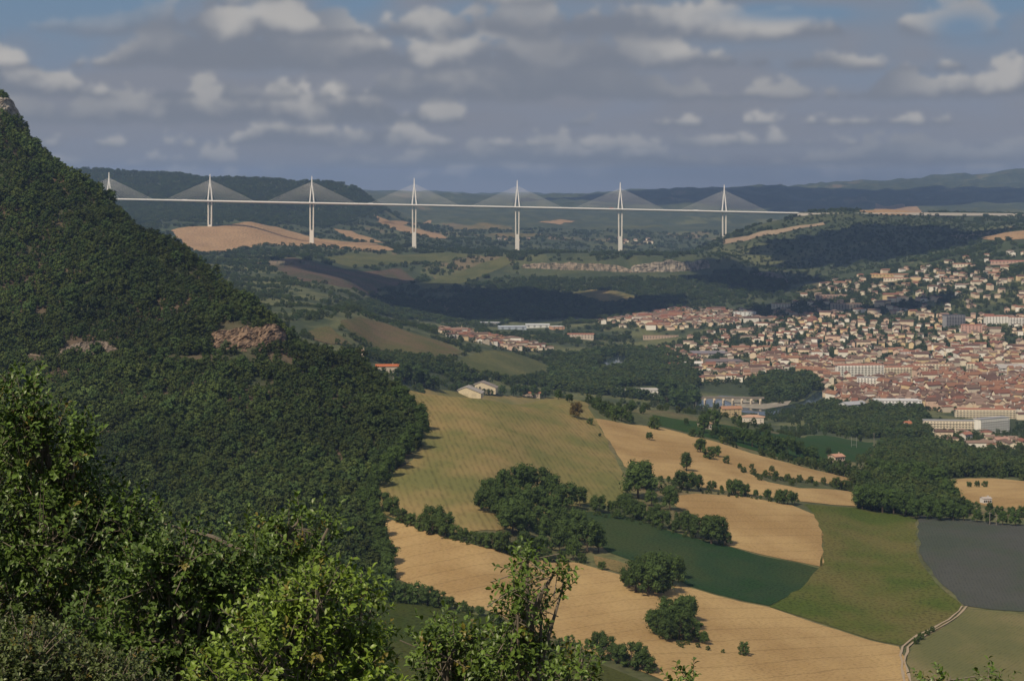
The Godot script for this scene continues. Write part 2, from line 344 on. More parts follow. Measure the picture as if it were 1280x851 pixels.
# ---------------------------------------------------------------- main
func _ready() -> void:
	rng.seed = 7
	noise.seed = 11; noise.frequency = 0.004; noise.fractal_octaves = 4
	fine.seed = 5; fine.frequency = 0.02; fine.fractal_octaves = 4
	plots.seed = 3; plots.noise_type = FastNoiseLite.TYPE_CELLULAR; plots.cellular_return_type = FastNoiseLite.RETURN_CELL_VALUE
	plots.cellular_distance_function = FastNoiseLite.DISTANCE_MANHATTAN; plots.cellular_jitter = 0.9; plots.frequency = 0.0042

	var cam := Camera3D.new()
	cam.name = "camera"
	cam.projection = Camera3D.PROJECTION_FRUSTUM
	cam.near = 1.0
	cam.far = 60000.0
	cam.size = 851.0 / 2442.0
	cam.frustum_offset = Vector2(0, -(425.5 - 232.0) / 2442.0)
	cam.position = Vector3(0, EYE, 0)
	add_child(cam)
	cam.current = true

	var sun := DirectionalLight3D.new()
	sun.name = "sun"
	sun.light_energy = 1.35
	sun.light_color = Color(1.0, 0.93, 0.82)
	sun.light_angular_distance = 0.5
	sun.shadow_enabled = true
	add_child(sun)
	sun.look_at_from_position(Vector3.ZERO, -TO_SUN, Vector3.UP)

	var env := Environment.new()
	env.background_mode = Environment.BG_SKY
	var sky := Sky.new()
	var pano := PanoramaSkyMaterial.new()
	pano.panorama = ImageTexture.create_from_image(sky_picture())
	sky.sky_material = pano
	env.sky = sky
	env.tonemap_mode = Environment.TONE_MAPPER_LINEAR
	env.tonemap_exposure = 1.0
	env.background_energy_multiplier = 1.0
	env.sdfgi_enabled = true
	env.ssao_enabled = true
	env.ssil_enabled = true
	env.fog_enabled = true
	env.fog_density = 0.00004
	env.fog_light_color = lin(0.38, 0.58, 1.0)
	var we := WorldEnvironment.new()
	we.name = "world_environment"
	we.environment = env
	add_child(we)
	print("sky ", Time.get_ticks_msec())

	survey()
	for r in RIVERS: level_water(poly(r[3]), r[2])
	sightlines()
	build_ground()
	print("ground ", Time.get_ticks_msec())
	build_viaduct()
	build_fields()
	print("fields ", Time.get_ticks_msec())
	build_rocks()
	build_big_buildings()
	build_town()
	print("town ", Time.get_ticks_msec())
	make_tree_kinds()
	build_woods()
	print("woods ", Time.get_ticks_msec())
	build_field_trees()
	print("trees ", Time.get_ticks_msec())
	build_farms()
	build_small_things()
	build_clouds()
	build_foreground()
	print("done ", Time.get_ticks_msec())

# ---------------------------------------------------------------- sky
var cloud_big := FastNoiseLite.new()
var cloud_fine := FastNoiseLite.new()

func puff(az: float, el: float, at: float, height: float, wide: float, tall: float) -> float:
	var a := (rad_to_deg(az) - at) / wide
	var e := (el - height) / tall
	return exp(-a * a - e * e)

# one bank of cumulus: level bases at a height above the horizon (degrees), heaped tops; returns cover and how far up the heap
func bank(az: float, el: float, k: int, base: float, tall: float) -> Vector2:
	var turn := wrapf(az, -PI, PI)
	var f := 0.55 / tall
	var u := sin(az) * 57.3 * f
	var w := cos(az) * 57.3 * f
	var wide: float = [0.42, 0.8, 0.55][k % 3]
	var heap := cloud_big.get_noise_3d(u * wide, k * 17.3, w * wide)
	var mass := cloud_big.get_noise_3d(u * 0.22, k * 5.1 + 60.0, w * 0.22)
	var top := tall * clampf(0.55 + 1.0 * heap + 1.7 * mass, 0.0, 2.3)
	if k == 5: top += 1.2 * puff(turn, el, -8.3, el, 3.2, 1.0)
	var v := el * f * 1.25
	var billow := cloud_fine.get_noise_3d(u, v, w)
	var edge := top - (el - base) + billow * tall * 1.05
	var under := el - base + billow * tall * 0.22
	var cover := smoothstep(0.0, 0.24 * tall, edge) * smoothstep(-0.12 * tall, 0.10 * tall, under)
	return Vector2(cover, clampf((el - base) / maxf(top, 0.25 * tall) + billow * 0.85, 0.0, 1.3))

const BANKS := [0.15, 0.6, 1.15, 1.8, 2.55, 3.4, 4.35, 5.5, 6.9, 8.2, 9.8, 12.5, 16.0, 21.0, 28.0, 37.0, 50.0]

func sky_color(az: float, el: float) -> Color:
	var e := maxf(el, 0.0)
	var turn := wrapf(az, -PI, PI)
	var c := Color(0.225, 0.250, 0.305).lerp(Color(0.165, 0.250, 0.350), smoothstep(2.0, 5.5, e)).lerp(Color(0.10, 0.19, 0.37), smoothstep(0.0, 40.0, e))
	# thin grey veil behind the heaps, torn open in places
	var u := sin(az) * 20.0
	var w := cos(az) * 20.0
	var veil := 0.55 + 1.3 * cloud_big.get_noise_3d(u, log(e + 2.0) * 5.0 + 90.0, w) + 0.35 * smoothstep(5.0, 2.0, e)
	var open := 1.3 * puff(turn, e, -14.0, 5.4, 3.8, 0.9) + 1.0 * puff(turn, e, -4.6, 5.7, 1.5, 0.5) + 0.9 * puff(turn, e, 8.0, 5.0, 2.2, 0.3) + 1.0 * puff(turn, e, 13.0, 4.5, 1.0, 0.45)
	c = c.lerp(Color(0.232, 0.244, 0.280), clampf(veil - open, 0.0, 0.92))
	for k in BANKS.size():
		var base: float = BANKS[k]
		var tall := 0.52 + base * 0.24
		if e < base - 0.3 * tall or e > base + 2.9 * tall: continue
		var b := bank(az, e, k, base, tall)
		var cover := b.x * (1.0 - clampf(open * 1.1, 0.0, 1.0))
		if cover <= 0.0: continue
		var sunny := clampf(0.66 + 1.5 * cloud_big.get_noise_3d(u * 0.9, k * 7.7 + 30.0, w * 0.9), 0.06, 1.0)
		var lit := smoothstep(0.12, 0.9, b.y) * sunny
		var body := Color(0.192, 0.211, 0.248).lerp(Color(0.480, 0.460, 0.435), lit)
		var far := smoothstep(3.0, 0.2, e)
		body = body.lerp(Color(0.222, 0.240, 0.275), far * 0.55)
		c = c.lerp(body, cover * 0.93)
	return c

func sky_picture() -> Image:
	cloud_big.seed = 4; cloud_big.frequency = 0.42; cloud_big.fractal_octaves = 3; cloud_big.fractal_gain = 0.5
	cloud_fine.seed = 9; cloud_fine.frequency = 0.95; cloud_fine.fractal_octaves = 5; cloud_fine.fractal_gain = 0.55
	var W := 4096
	var small := Image.create(512, 256, false, Image.FORMAT_RGBF)
	for y in 256:
		for x in 512:
			small.set_pixel(x, y, sky_color((x + 0.5) / 512.0 * TAU, 90.0 - (y + 0.5) / 256.0 * 180.0))
	small.resize(W, W / 2, Image.INTERPOLATE_BILINEAR)
	for y in range(880, 1032):
		var el := 90.0 - (y + 0.5) / 2048.0 * 180.0
		for x in W:
			var c := sky_color((x + 0.5) / W * TAU, el)
			if el > 11.0:
				c = c.lerp(small.get_pixel(x, y), smoothstep(11.0, 12.6, el))
			small.set_pixel(x, y, c)
	return small

# ---------------------------------------------------------------- ground sheet
func speckle(seed_: int, low: float, high: float, freq: float, size := 512) -> NoiseTexture2D:
	var n := FastNoiseLite.new()
	n.seed = seed_; n.frequency = freq; n.fractal_octaves = 5; n.fractal_gain = 0.6
	var t := NoiseTexture2D.new()
	t.width = size; t.height = size; t.seamless = true; t.noise = n
	var g := Gradient.new()
	g.offsets = PackedFloat32Array([0.2, 0.8])
	g.colors = PackedColorArray([Color(low, low, low).linear_to_srgb(), Color(high, high, high).linear_to_srgb()])
	t.color_ramp = g
	return t

func land_color(x: float, d: float) -> Color:
	var n := fine.get_noise_2d(x * 0.6, d * 0.6)
	var b := noise.get_noise_2d(x * 0.9 + 300, d * 0.9)
	var scrub := Color(0.048, 0.066, 0.030)
	var meadow := Color(0.135, 0.142, 0.060)
	var dry := Color(0.215, 0.160, 0.088)
	if d < 1900 and x < -60: return scrub.lerp(Color(0.12, 0.09, 0.062), clampf(0.5 + n * 1.5, 0, 1))
	if d < 620: return scrub.lerp(meadow, clampf(0.2 + n, 0, 1))
	if d < 2100:
		return meadow.lerp(dry, clampf(n * 1.2 + 0.15, 0, 0.8)).lerp(scrub, clampf(b + 0.25, 0, 0.7))
	var c := scrub.lerp(meadow, clampf(n * 1.6 + b * 1.6 + 0.34, 0, 1))
	if d > 4700:
		var p := plots.get_noise_2d(x * 1.0, d * 0.55)
		var farm := smoothstep(-0.05, 0.2, noise.get_noise_2d(x * 0.22 + 900, d * 0.16) - (0.0 if d < 9500 else 0.18))
		var crop := scrub
		if p > 0.45: crop = dry
		elif p > 0.1: crop = meadow
		elif p > -0.25: crop = Color(0.065, 0.085, 0.036)
		c = c.lerp(scrub, 0.6).lerp(crop, farm * 0.85)
	return c

func build_ground() -> void:
	var verts := PackedVector3Array(); var norms := PackedVector3Array(); var cols := PackedColorArray(); var idx := PackedInt32Array()
	verts.resize(NR * NC); norms.resize(NR * NC); cols.resize(NR * NC)
	for i in NR:
		var d := DB[i]
		var w := spread(d)
		for j in NC:
			verts[i * NC + j] = Vector3(TB[j] * w, HT[i * NC + j], -d)
			cols[i * NC + j] = land_color(TB[j] * w, d)
	for i in NR:
		var i0 := maxi(i - 1, 0) * NC; var i1 := mini(i + 1, NR - 1) * NC
		for j in NC:
			var e := verts[i * NC + mini(j + 1, NC - 1)] - verts[i * NC + maxi(j - 1, 0)]
			var f := verts[i1 + j] - verts[i0 + j]
			norms[i * NC + j] = e.cross(f).normalized()
	idx.resize((NR - 1) * (NC - 1) * 6)
	var q := 0
	for i in NR - 1:
		for j in NC - 1:
			var a := i * NC + j
			idx[q] = a; idx[q + 1] = a + NC; idx[q + 2] = a + 1
			idx[q + 3] = a + 1; idx[q + 4] = a + NC; idx[q + 5] = a + NC + 1
			q += 6
	var arr := []
	arr.resize(Mesh.ARRAY_MAX)
	arr[Mesh.ARRAY_VERTEX] = verts; arr[Mesh.ARRAY_NORMAL] = norms; arr[Mesh.ARRAY_COLOR] = cols; arr[Mesh.ARRAY_INDEX] = idx
	var mesh := ArrayMesh.new()
	mesh.add_surface_from_arrays(Mesh.PRIMITIVE_TRIANGLES, arr)
	var m := material(Color.WHITE, 0.95, true, speckle(21, 0.6, 1.35, 0.02))
	m.uv1_triplanar = true
	m.uv1_world_triplanar = true
	m.uv1_scale = Vector3.ONE / 90.0
	var o := piece("terrain", mesh, m, self)
	tag(o, "rolling valley land from the lookout slope to the far blue hills", "", "", "structure")

# ---------------------------------------------------------------- viaduct
# pylons stand 342 m apart; deck height in metres, pier foot
func deck_height(x: float) -> float:
	var u := (x + 1340.0) / 2300.0
	return 655.5 - 42.0 * u - 5.0 * u * u

func deck_depth(x: float) -> float:
	return 6500.0 + x * x / 40000.0 - 25.0

func build_viaduct() -> void:
	var root := thing("viaduct", Vector3(0, 0, -6500))
	tag(root, "long white cable-stayed road viaduct on seven tall piers across the valley", "viaduct")
	var concrete := material(lin(0.72, 0.69, 0.63), 0.8, false, speckle(31, 0.88, 1.08, 0.05, 256))
	concrete.uv1_triplanar = true
	concrete.uv1_scale = Vector3.ONE / 40.0
	var white := material(lin(0.86, 0.85, 0.83), 0.45)
	var steel := material(lin(0.55, 0.56, 0.58), 0.5)
	var asphalt := material(lin(0.06, 0.06, 0.065), 0.9)
	var at := func(x: float, up: float, side: float) -> Vector3: return Vector3(x, deck_height(x) + up, 6500.0 - deck_depth(x) + side)
	# deck: trapezoid box girder, then road surface, edge screens
	var girder := start()
	var x0 := -1560.0
	var x1 := 952.0
	var steps := 80
	var outline := [[-16.0, 0.0], [16.0, 0.0], [16.0, -1.2], [4.0, -4.2], [-4.0, -4.2], [-16.0, -1.2]]
	for s in steps:
		var a := lerpf(x0, x1, float(s) / steps); var b := lerpf(x0, x1, float(s + 1) / steps)
		for k in 6:
			var p: Array = outline[k]; var q: Array = outline[(k + 1) % 6]
			quad(girder, at.call(a, q[1], q[0]), at.call(a, p[1], p[0]), at.call(b, p[1], p[0]), at.call(b, q[1], q[0]))
	for e in [[x0, 1], [x1, -1]]:
		for k in range(1, 5):
			var p = [at.call(e[0], outline[0][1], outline[0][0]), at.call(e[0], outline[k][1], outline[k][0]), at.call(e[0], outline[k + 1][1], outline[k + 1][0])]
			if e[1] < 0: tri(girder, p[0], p[1], p[2])
			else: tri(girder, p[0], p[2], p[1])
	var deck := piece("deck", done(girder), steel, root)
	var road := start()
	for s in steps:
		var a := lerpf(x0, x1, float(s) / steps); var b := lerpf(x0, x1, float(s + 1) / steps)
		quad(road, at.call(a, 0.05, 13), at.call(a, 0.05, -13), at.call(b, 0.05, -13), at.call(b, 0.05, 13))
	piece("road_surface", done(road), asphalt, deck)
	for side in [-15.6, 15.6]:
		var screen := start()
		for s in steps:
			var a := lerpf(x0, x1, float(s) / steps); var b := lerpf(x0, x1, float(s + 1) / steps)
			beam(screen, at.call(a, 0.9, side), at.call(b, 0.9, side), 0.3, 3.4, 0.3, 3.4)
		piece("wind_screen", done(screen), white, deck)
	# pylons
	for k in 7:
		var x: float = [-1346.8, -1006.1, -665.4, -324.7, 17.3, 359.3, 705.4][k]
		var top: float = deck_height(x)
		var foot: float = minf(ground(x, deck_depth(x)) - 6.0, top - 60.0)
		var z := 6500.0 - deck_depth(x)
		var pylon := Node3D.new()
		pylon.name = "pylon"
		root.add_child(pylon, true)
		var split := maxf(top - 90.0, foot + 12.0)
		# shaft, then two slender legs up to the deck, then the mast that stands on it
		var shaft := start()
		beam(shaft, Vector3(x, foot, z), Vector3(x, split, z), 14.0, 18.0, 13.0, 15.0)
		piece("pier_shaft", done(shaft), concrete, pylon)
		for side in [-1, 1]:
			var leg := start()
			beam(leg, Vector3(x + side * 5.0, split, z), Vector3(x + side * 5.6, top - 4.3, z), 3.8, 15.0, 3.4, 11.0)
			piece("pier_leg", done(leg), concrete, pylon)
		var mast := start()
		for side in [-1, 1]:
			beam(mast, Vector3(x + side * 7.2, top + 0.1, z), Vector3(x + side * 1.6, top + 58.0, z), 4.5, 4.2, 4.0, 3.0)
		beam(mast, Vector3(x, top + 56.0, z), Vector3(x, top + 89.0, z), 4.0, 6.2, 2.0, 2.0)
		piece("mast", done(mast), white, pylon)
		for c in 11:
			for side in [-1, 1]:
				var cable := start()
				var reach := 24.0 + 12.6 * c
				var hook := top + 40.0 + 2.9 * c
				var foot_x: float = x + side * reach
				beam(cable, Vector3(x + side * 1.4, hook, z), Vector3(foot_x, deck_height(foot_x) + 0.2, 6500.0 - deck_depth(foot_x)), 0.5, 0.5, 0.5, 0.5)
				piece("stay_cable", done(cable), white, pylon)
	var rubber := material(lin(0.02, 0.02, 0.02), 0.9)
	for v in [[-1090.0, 0.85, 0.85, 0.83, "white lorry on the viaduct just before the second pylon"], [-470.0, 0.80, 0.80, 0.80, "white lorry on the viaduct between the third and fourth pylons"], [330.0, 0.55, 0.10, 0.07, "red lorry on the viaduct just before the sixth pylon"], [610.0, 0.82, 0.82, 0.78, "white lorry on the viaduct between the last two pylons"]]:
		var x: float = v[0]
		var lorry := thing("lorry", Vector3(x, deck_height(x) + 0.1, -deck_depth(x) + 8.0))
		tag(lorry, v[4], "lorry", "lorries on the viaduct")
		var st := start()
		box(st, Vector3(-6.5, 1.2, -1.25), Vector3(6.0, 4.0, 1.25))
		piece("trailer", done(st), material(lin(v[1], v[2], v[3]), 0.6), lorry)
		st = start()
		box(st, Vector3(6.4, 0.8, -1.2), Vector3(8.6, 3.6, 1.2))
		piece("cab", done(st), white, lorry)
		for wx in [-5.0, -3.6, 5.2, 7.6]:
			for wz in [-1.1, 1.1]:
				st = start()
				tube(st, [Vector3(wx, 0.55, wz - 0.2), Vector3(wx, 0.55, wz + 0.2)], [0.55, 0.55], 10)
				piece("wheel", done(st), rubber, lorry)
	# the road runs on over the hill on a low embankment
	var ribbon := start()
	var last := 24
	for s in last:
		var p := []
		for q in [s, s + 1]:
			var u := float(q) / last
			var x := lerpf(948.0, 1980.0, u)
			p.append(Vector3(x, lerpf(deck_height(948.0), 603.0, u) + 0.5 + 3.0 * sin(u * 5.0) * u, -lerpf(deck_depth(948.0), 6960.0, pow(u, 1.3))))
		var a: Vector3 = p[0]; var c: Vector3 = p[1]
		var drop := Vector3(0, -9.0, 9.0)
		quad(ribbon, a + Vector3(0, 0, 12), a - Vector3(0, 0, 12), c - Vector3(0, 0, 12), c + Vector3(0, 0, 12))
		quad(ribbon, a + Vector3(0, 0, 12) + drop, a + Vector3(0, 0, 12), c + Vector3(0, 0, 12), c + Vector3(0, 0, 12) + drop)
	tag(piece("motorway", done(ribbon), material(lin(0.38, 0.35, 0.30), 0.9), self), "pale motorway embankment crossing the hill beyond the end of the viaduct", "", "", "structure")

# ---------------------------------------------------------------- fields
const FIELDS := [
	["hay_field", "mown hay field with curved pale swathes below the farm barn", "hay", [-80.6, 1405.9, -107.4, 2384.2, -80.9, 2468.7, -42.1, 2571.7, 0, 2683.1, 68.3, 2777.9, 60, 1542.1, 65, 1470.7, 67.9, 1417.1, 69.9, 1333.8, 71.4, 1263.7, 72.2, 1216.5, 72, 1172, 69.3, 1144.2, 55.7, 1133.8, 44.2, 1134.9, 26.8, 1090.7, 8.3, 1015.3, -8, 974.5, -15.9, 969, -25.6, 962.1, -39.7, 970.1, -56.9, 991.9, -71.4, 1013.1, -77.1, 1057.3, -71.4, 1089.7, -58.4, 1141.6, -53.7, 1214.9, -64, 1301.5]],
	["wheat_field", "ripe wheat field with scattered bushes beside the hay field", "wheat", [62.1, 1487.2, 80.6, 1514.5, 102, 1556.1, 122.3, 1572.3, 140.5, 1559.5, 164.3, 1543.5, 186.3, 1516.6, 211.3, 1517.7, 236.8, 1521.7, 266.6, 1531.8, 258.2, 1473.2, 232.9, 1421.8, 207.3, 1406.4, 182.6, 1393.6, 167.6, 1387.1, 177.4, 1353.8, 199.5, 1353.4, 247.9, 1407.8, 234, 1322.5, 212.3, 1296, 188.8, 1280.5, 167.2, 1275.8, 134.9, 1266.8, 118.9, 1261.9, 104, 1270.4, 88.5, 1271.3, 78.1, 1271.5, 74.1, 1292.4, 70.6, 1378.6, 66.5, 1450.6]],
	["wheat_field", "rounded ripe wheat field between the alfalfa and the tree row", "wheat", [93.8, 1193.4, 116, 1231.5, 149.2, 1256.3, 179.5, 1252.6, 189.6, 1224.7, 184.1, 1158.6, 174.2, 1091, 165.9, 1044.1, 150.4, 1049.4, 133.9, 1055, 115.7, 1065.9, 118.7, 1114.7, 108.1, 1147.4, 100, 1162.5]],
	["alfalfa_field", "deep green alfalfa field below the rounded wheat field", "alfalfa", [29, 1090.7, 45.4, 1109, 59.2, 1111.4, 72.2, 1101.6, 84.3, 1083.6, 100.9, 1070.9, 117.5, 1063.1, 133.3, 1050.4, 154.1, 1045.3, 163.3, 1038.3, 147.2, 984.5, 134.4, 951.3, 121.6, 922.1, 109.7, 924, 97.2, 930.5, 84.7, 940.2, 80, 953.1, 64, 976.3, 49, 997.2, 40.4, 1039.3]],
	["meadow", "green and brown grazed meadow beside the lavender field", "meadow", [190, 1268, 210.8, 1287, 232.2, 1312.7, 246.7, 1309.6, 259.1, 1278, 259.4, 1249.5, 232.1, 1120.3, 226.3, 1073, 222.7, 1026, 223.2, 980.3, 223.1, 966.2, 206.1, 923.3, 190.3, 893.8, 171.5, 861.7, 160.8, 872.6, 149.2, 888.9, 133.8, 907.6, 121.3, 920.2, 134.4, 951.3, 147.2, 984.5, 163.3, 1038.3, 174.2, 1091, 184.1, 1158.6, 189.6, 1224.7]],
	["lavender_field", "grey violet lavender field beyond the farm track", "lavender", [266.3, 1280.2, 278.9, 1261.2, 295.1, 1242.5, 318.8, 1216.5, 339.1, 1200, 266.7, 944, 249, 950.1, 234.9, 956.1, 223.9, 966.2, 225, 1017.6, 229.6, 1078.2, 233.5, 1120.3]],
	["stubble_field", "pale grey green stubble field inside the bend of the track", "stubble", [222.5, 958.2, 233.9, 952.1, 247.4, 944, 265, 937.9, 208.9, 739.2, 151.4, 736.6, 160.9, 789.1, 168.1, 829.1, 176.4, 861.4, 191.8, 892.2, 208, 923.5]],
	["wheat_field", "long ripe wheat field running down past the round thickets", "wheat", [-74.2, 995.5, -65.5, 999.4, -48, 977.5, -31.3, 955.6, -15.3, 934.2, 0, 932.9, 15.6, 953.3, 31.6, 964.2, 46.6, 949.2, 57.6, 938.2, 72.9, 936.3, 84.4, 936.3, 96.8, 926.6, 109.3, 920.2, 121.1, 918.2, 133.2, 903.6, 148.6, 885, 160.1, 868.7, 170, 857.7, 167.3, 828.9, 158.1, 775.2, 151.4, 736.6, 75.3, 706.8, 65.8, 730.7, 54.9, 744.5, 43.5, 759.3, 31.8, 775.9, 19.7, 800.1, 0, 807.1, -20.2, 821.2, -38.3, 849.9, -52.1, 878, -59.8, 912.9, -66.4, 953.2]],
	["meadow", "dark green meadow below the long wheat field", "dark", [-71.4, 830.6, -55, 840.2, -37.1, 823.6, -19.9, 808.6, 0, 796.4, 19.3, 786.1, 31.3, 763.2, 42.8, 746.5, 53.9, 731.3, 61.3, 712.6, -55.7, 647.2]],
	["playing_field", "bright green sports field with tall goal posts", "green", [119, 1661.1, 142.9, 1661.4, 172.6, 1685.6, 204.2, 1719.2, 247.2, 1829.2, 335.1, 2211.8, 375.3, 2182, 411.6, 2223.7, 383.5, 2053.8, 305.5, 1734.8, 262.6, 1603.2, 237.1, 1565.1, 209.2, 1548.1, 184.3, 1551.7, 160.3, 1566.3, 135.7, 1578.1, 117.3, 1591.3]],
	["wheat_field", "small ripe wheat field behind the poplar wood", "wheat", [344.8, 1559.1, 366, 1582, 388.8, 1582.5, 406, 1549.2, 425.9, 1507.3, 362.4, 1282.4, 339.6, 1295.8, 323.5, 1316.5, 311.7, 1347.1, 325, 1443.1]],
	["rough_grass", "dry rough grass strip beside the round thicket", "dry", [41.2, 985.8, 52.1, 978.4, 63.2, 964, 73.5, 944.3, 61.6, 940.2, 50.6, 950.6, 41.4, 962.6]],
	["hill_meadow", "brownish sloping meadow on the low hill across the valley", "oldmeadow", [-244.6, 2778.2, -239, 3067, -211, 3222, -158, 3216, -105, 3191, -76, 3100, -94.9, 2895.8, -133.7, 2721.6, -178.5, 2724.4, -208.8, 2615.2]],
	["hill_meadow", "light green meadow below the row of red roofed houses", "lightmeadow", [-79, 2966.5, -53, 3211, 0, 3431, 42, 3456, 69, 3364, 38, 3087, -11.8, 2878.5, -46.7, 2852.2, -69.8, 2839.1]],
	["hill_meadow", "small meadow on the shoulder of the wooded spur", "oldmeadow", [-270, 2585.4, -252.5, 2681, -227.7, 2585.9, -206.4, 2520, -225.1, 2443, -250, 2461.5]],
	["harvested_field", "wide tan harvested field around the viaduct piers", "tan", [-1111, 6356, -1072, 6463, -1006, 6500, -921, 6618, -845, 6993, -753, 6942, -666, 6774, -554, 6760, -462, 6642, -383, 6327, -426, 6123, -502, 6135, -594, 6045, -692, 6032, -768, 6049, -809, 5811, -840, 5425, -935, 5711, -1018, 5988]],
	["harvested_field", "tan harvested strip on the hillside behind the viaduct", "tan", [-682, 7463, -609, 7438, -509, 7099, -435, 6717, -497, 6738, -590, 7032]],
	["harvested_field", "long tan hillside strip sloping down to the valley behind the viaduct", "tan", [-591, 8288, -510, 8309, -409, 8324, -299, 8112, -225, 7642, -282, 7249, -387, 7558, -500, 7874]],
	["pasture", "sunlit pasture strips on the low ground before the viaduct", "lightmeadow", [-540, 5386, -486, 5936, -349, 6086, -203, 6188, -99, 6057, -193, 5887, -327, 5710, -437, 5338]],
	["pasture", "brown fallow fields on the low ground before the viaduct", "brown", [-617, 4857, -606, 5288, -505, 5136, -427, 5216, -319, 5564, -263, 5348, -326, 4969, -378, 4399, -450, 4227]],
	["pasture", "green strip field on the slope of the middle ridge", "lightmeadow", [-258, 5243, -181, 5514, -95, 5786, -24, 5899, 0, 5784, -68, 5571, -153, 5321, -222, 5155]],
	["clearing", "dry grassy clearing on the slope under the cliffs", "dry", [154, 5225, 216, 5274, 278, 5217, 334, 5100, 279, 5056, 210, 5118]],
	["harvested_field", "tan field on the hill crest above the town", "tan", [1322, 5518, 1404, 5622, 1480, 5561, 1559, 5517, 1442, 5102, 1367, 5135, 1320, 5242]],
	["dry_hilltop", "dry tan hilltop beside the road cutting", "tan", [1180, 6624, 2541, 13638, 2646, 13464, 2541, 12167, 1452, 6752, 1317, 6561, 1221, 6552]],
	["far_field", "pale far field strip in the valley behind the viaduct", "tan", [-559, 8030, -487, 8497, -411, 10044, -397, 9498, -472, 8229]],
	["far_field", "pale far stubble strip between the third and fourth pylons", "dry", [-327, 9069, -158, 9666, 0, 9566, 0, 9158, -182, 8909]],
	["far_field", "tan far field beside the fourth pylon", "tan", [123, 9999, 283, 10643, 355, 10568, 245, 9982]],
	["far_field", "long pale far field low in the valley behind the viaduct", "dry", [-187, 8308, 0, 8803, 179, 8751, 34, 8395]],
	["far_field", "pale far field beyond the fifth pylon", "lightmeadow", [420, 9763, 629, 10240, 771, 9906, 626, 9552]],
	["scree_track", "pale earth track climbing the hill from the last pier", "pale", [845, 8423, 696, 6413, 760, 6292, 850, 6289, 935, 6340, 1017, 6370, 1017, 6337, 928, 6297, 842, 6228, 752, 6226, 685, 6316]],
]

# streaks run along v; a computed print of crop rows and bare patches, about one
func rows_picture(seed_: int, along: float, over: float, low: float, high: float, lines := 0, tram := 0, size := 512) -> ImageTexture:
	var n := FastNoiseLite.new()
	n.seed = seed_; n.frequency = 1.0; n.fractal_octaves = 3
	var im := Image.create(size, size, true, Image.FORMAT_RGB8)
	for y in size:
		for x in size:
			# blend the two ends so that it repeats without a seam
			var a := n.get_noise_2d(x * over, y * along)
			var fy := float(y) / size
			var fx := float(x) / size
			var b := n.get_noise_2d(x * over, (y - size) * along)
			var c := n.get_noise_2d((x - size) * over, y * along)
			var v := lerpf(lerpf(a, b, fy), c, fx * 0.5 * fx)
			v = 0.5 + v * 1.1 + rng.randf_range(-0.12, 0.12)
			var warp := n.get_noise_2d(x * 0.003 + 40.0, y * 0.004) * 2.2 * sin(PI * fx) * sin(PI * fy)
			if lines: v = 0.5 + (v - 0.5) * 0.45 + 0.30 * sin(TAU * lines * fx + warp) * (0.55 + 0.9 * n.get_noise_2d(x * 0.02, y * 0.012 + 7.0))
			if tram: v -= 0.55 * pow(0.5 + 0.5 * sin(TAU * tram * fx + warp * 0.4), 60.0)
			v = clampf(v, 0, 1)
			var g := lerpf(low, high, v)
			im.set_pixel(x, y, Color(g, g, g).linear_to_srgb())
	return ImageTexture.create_from_image(im)

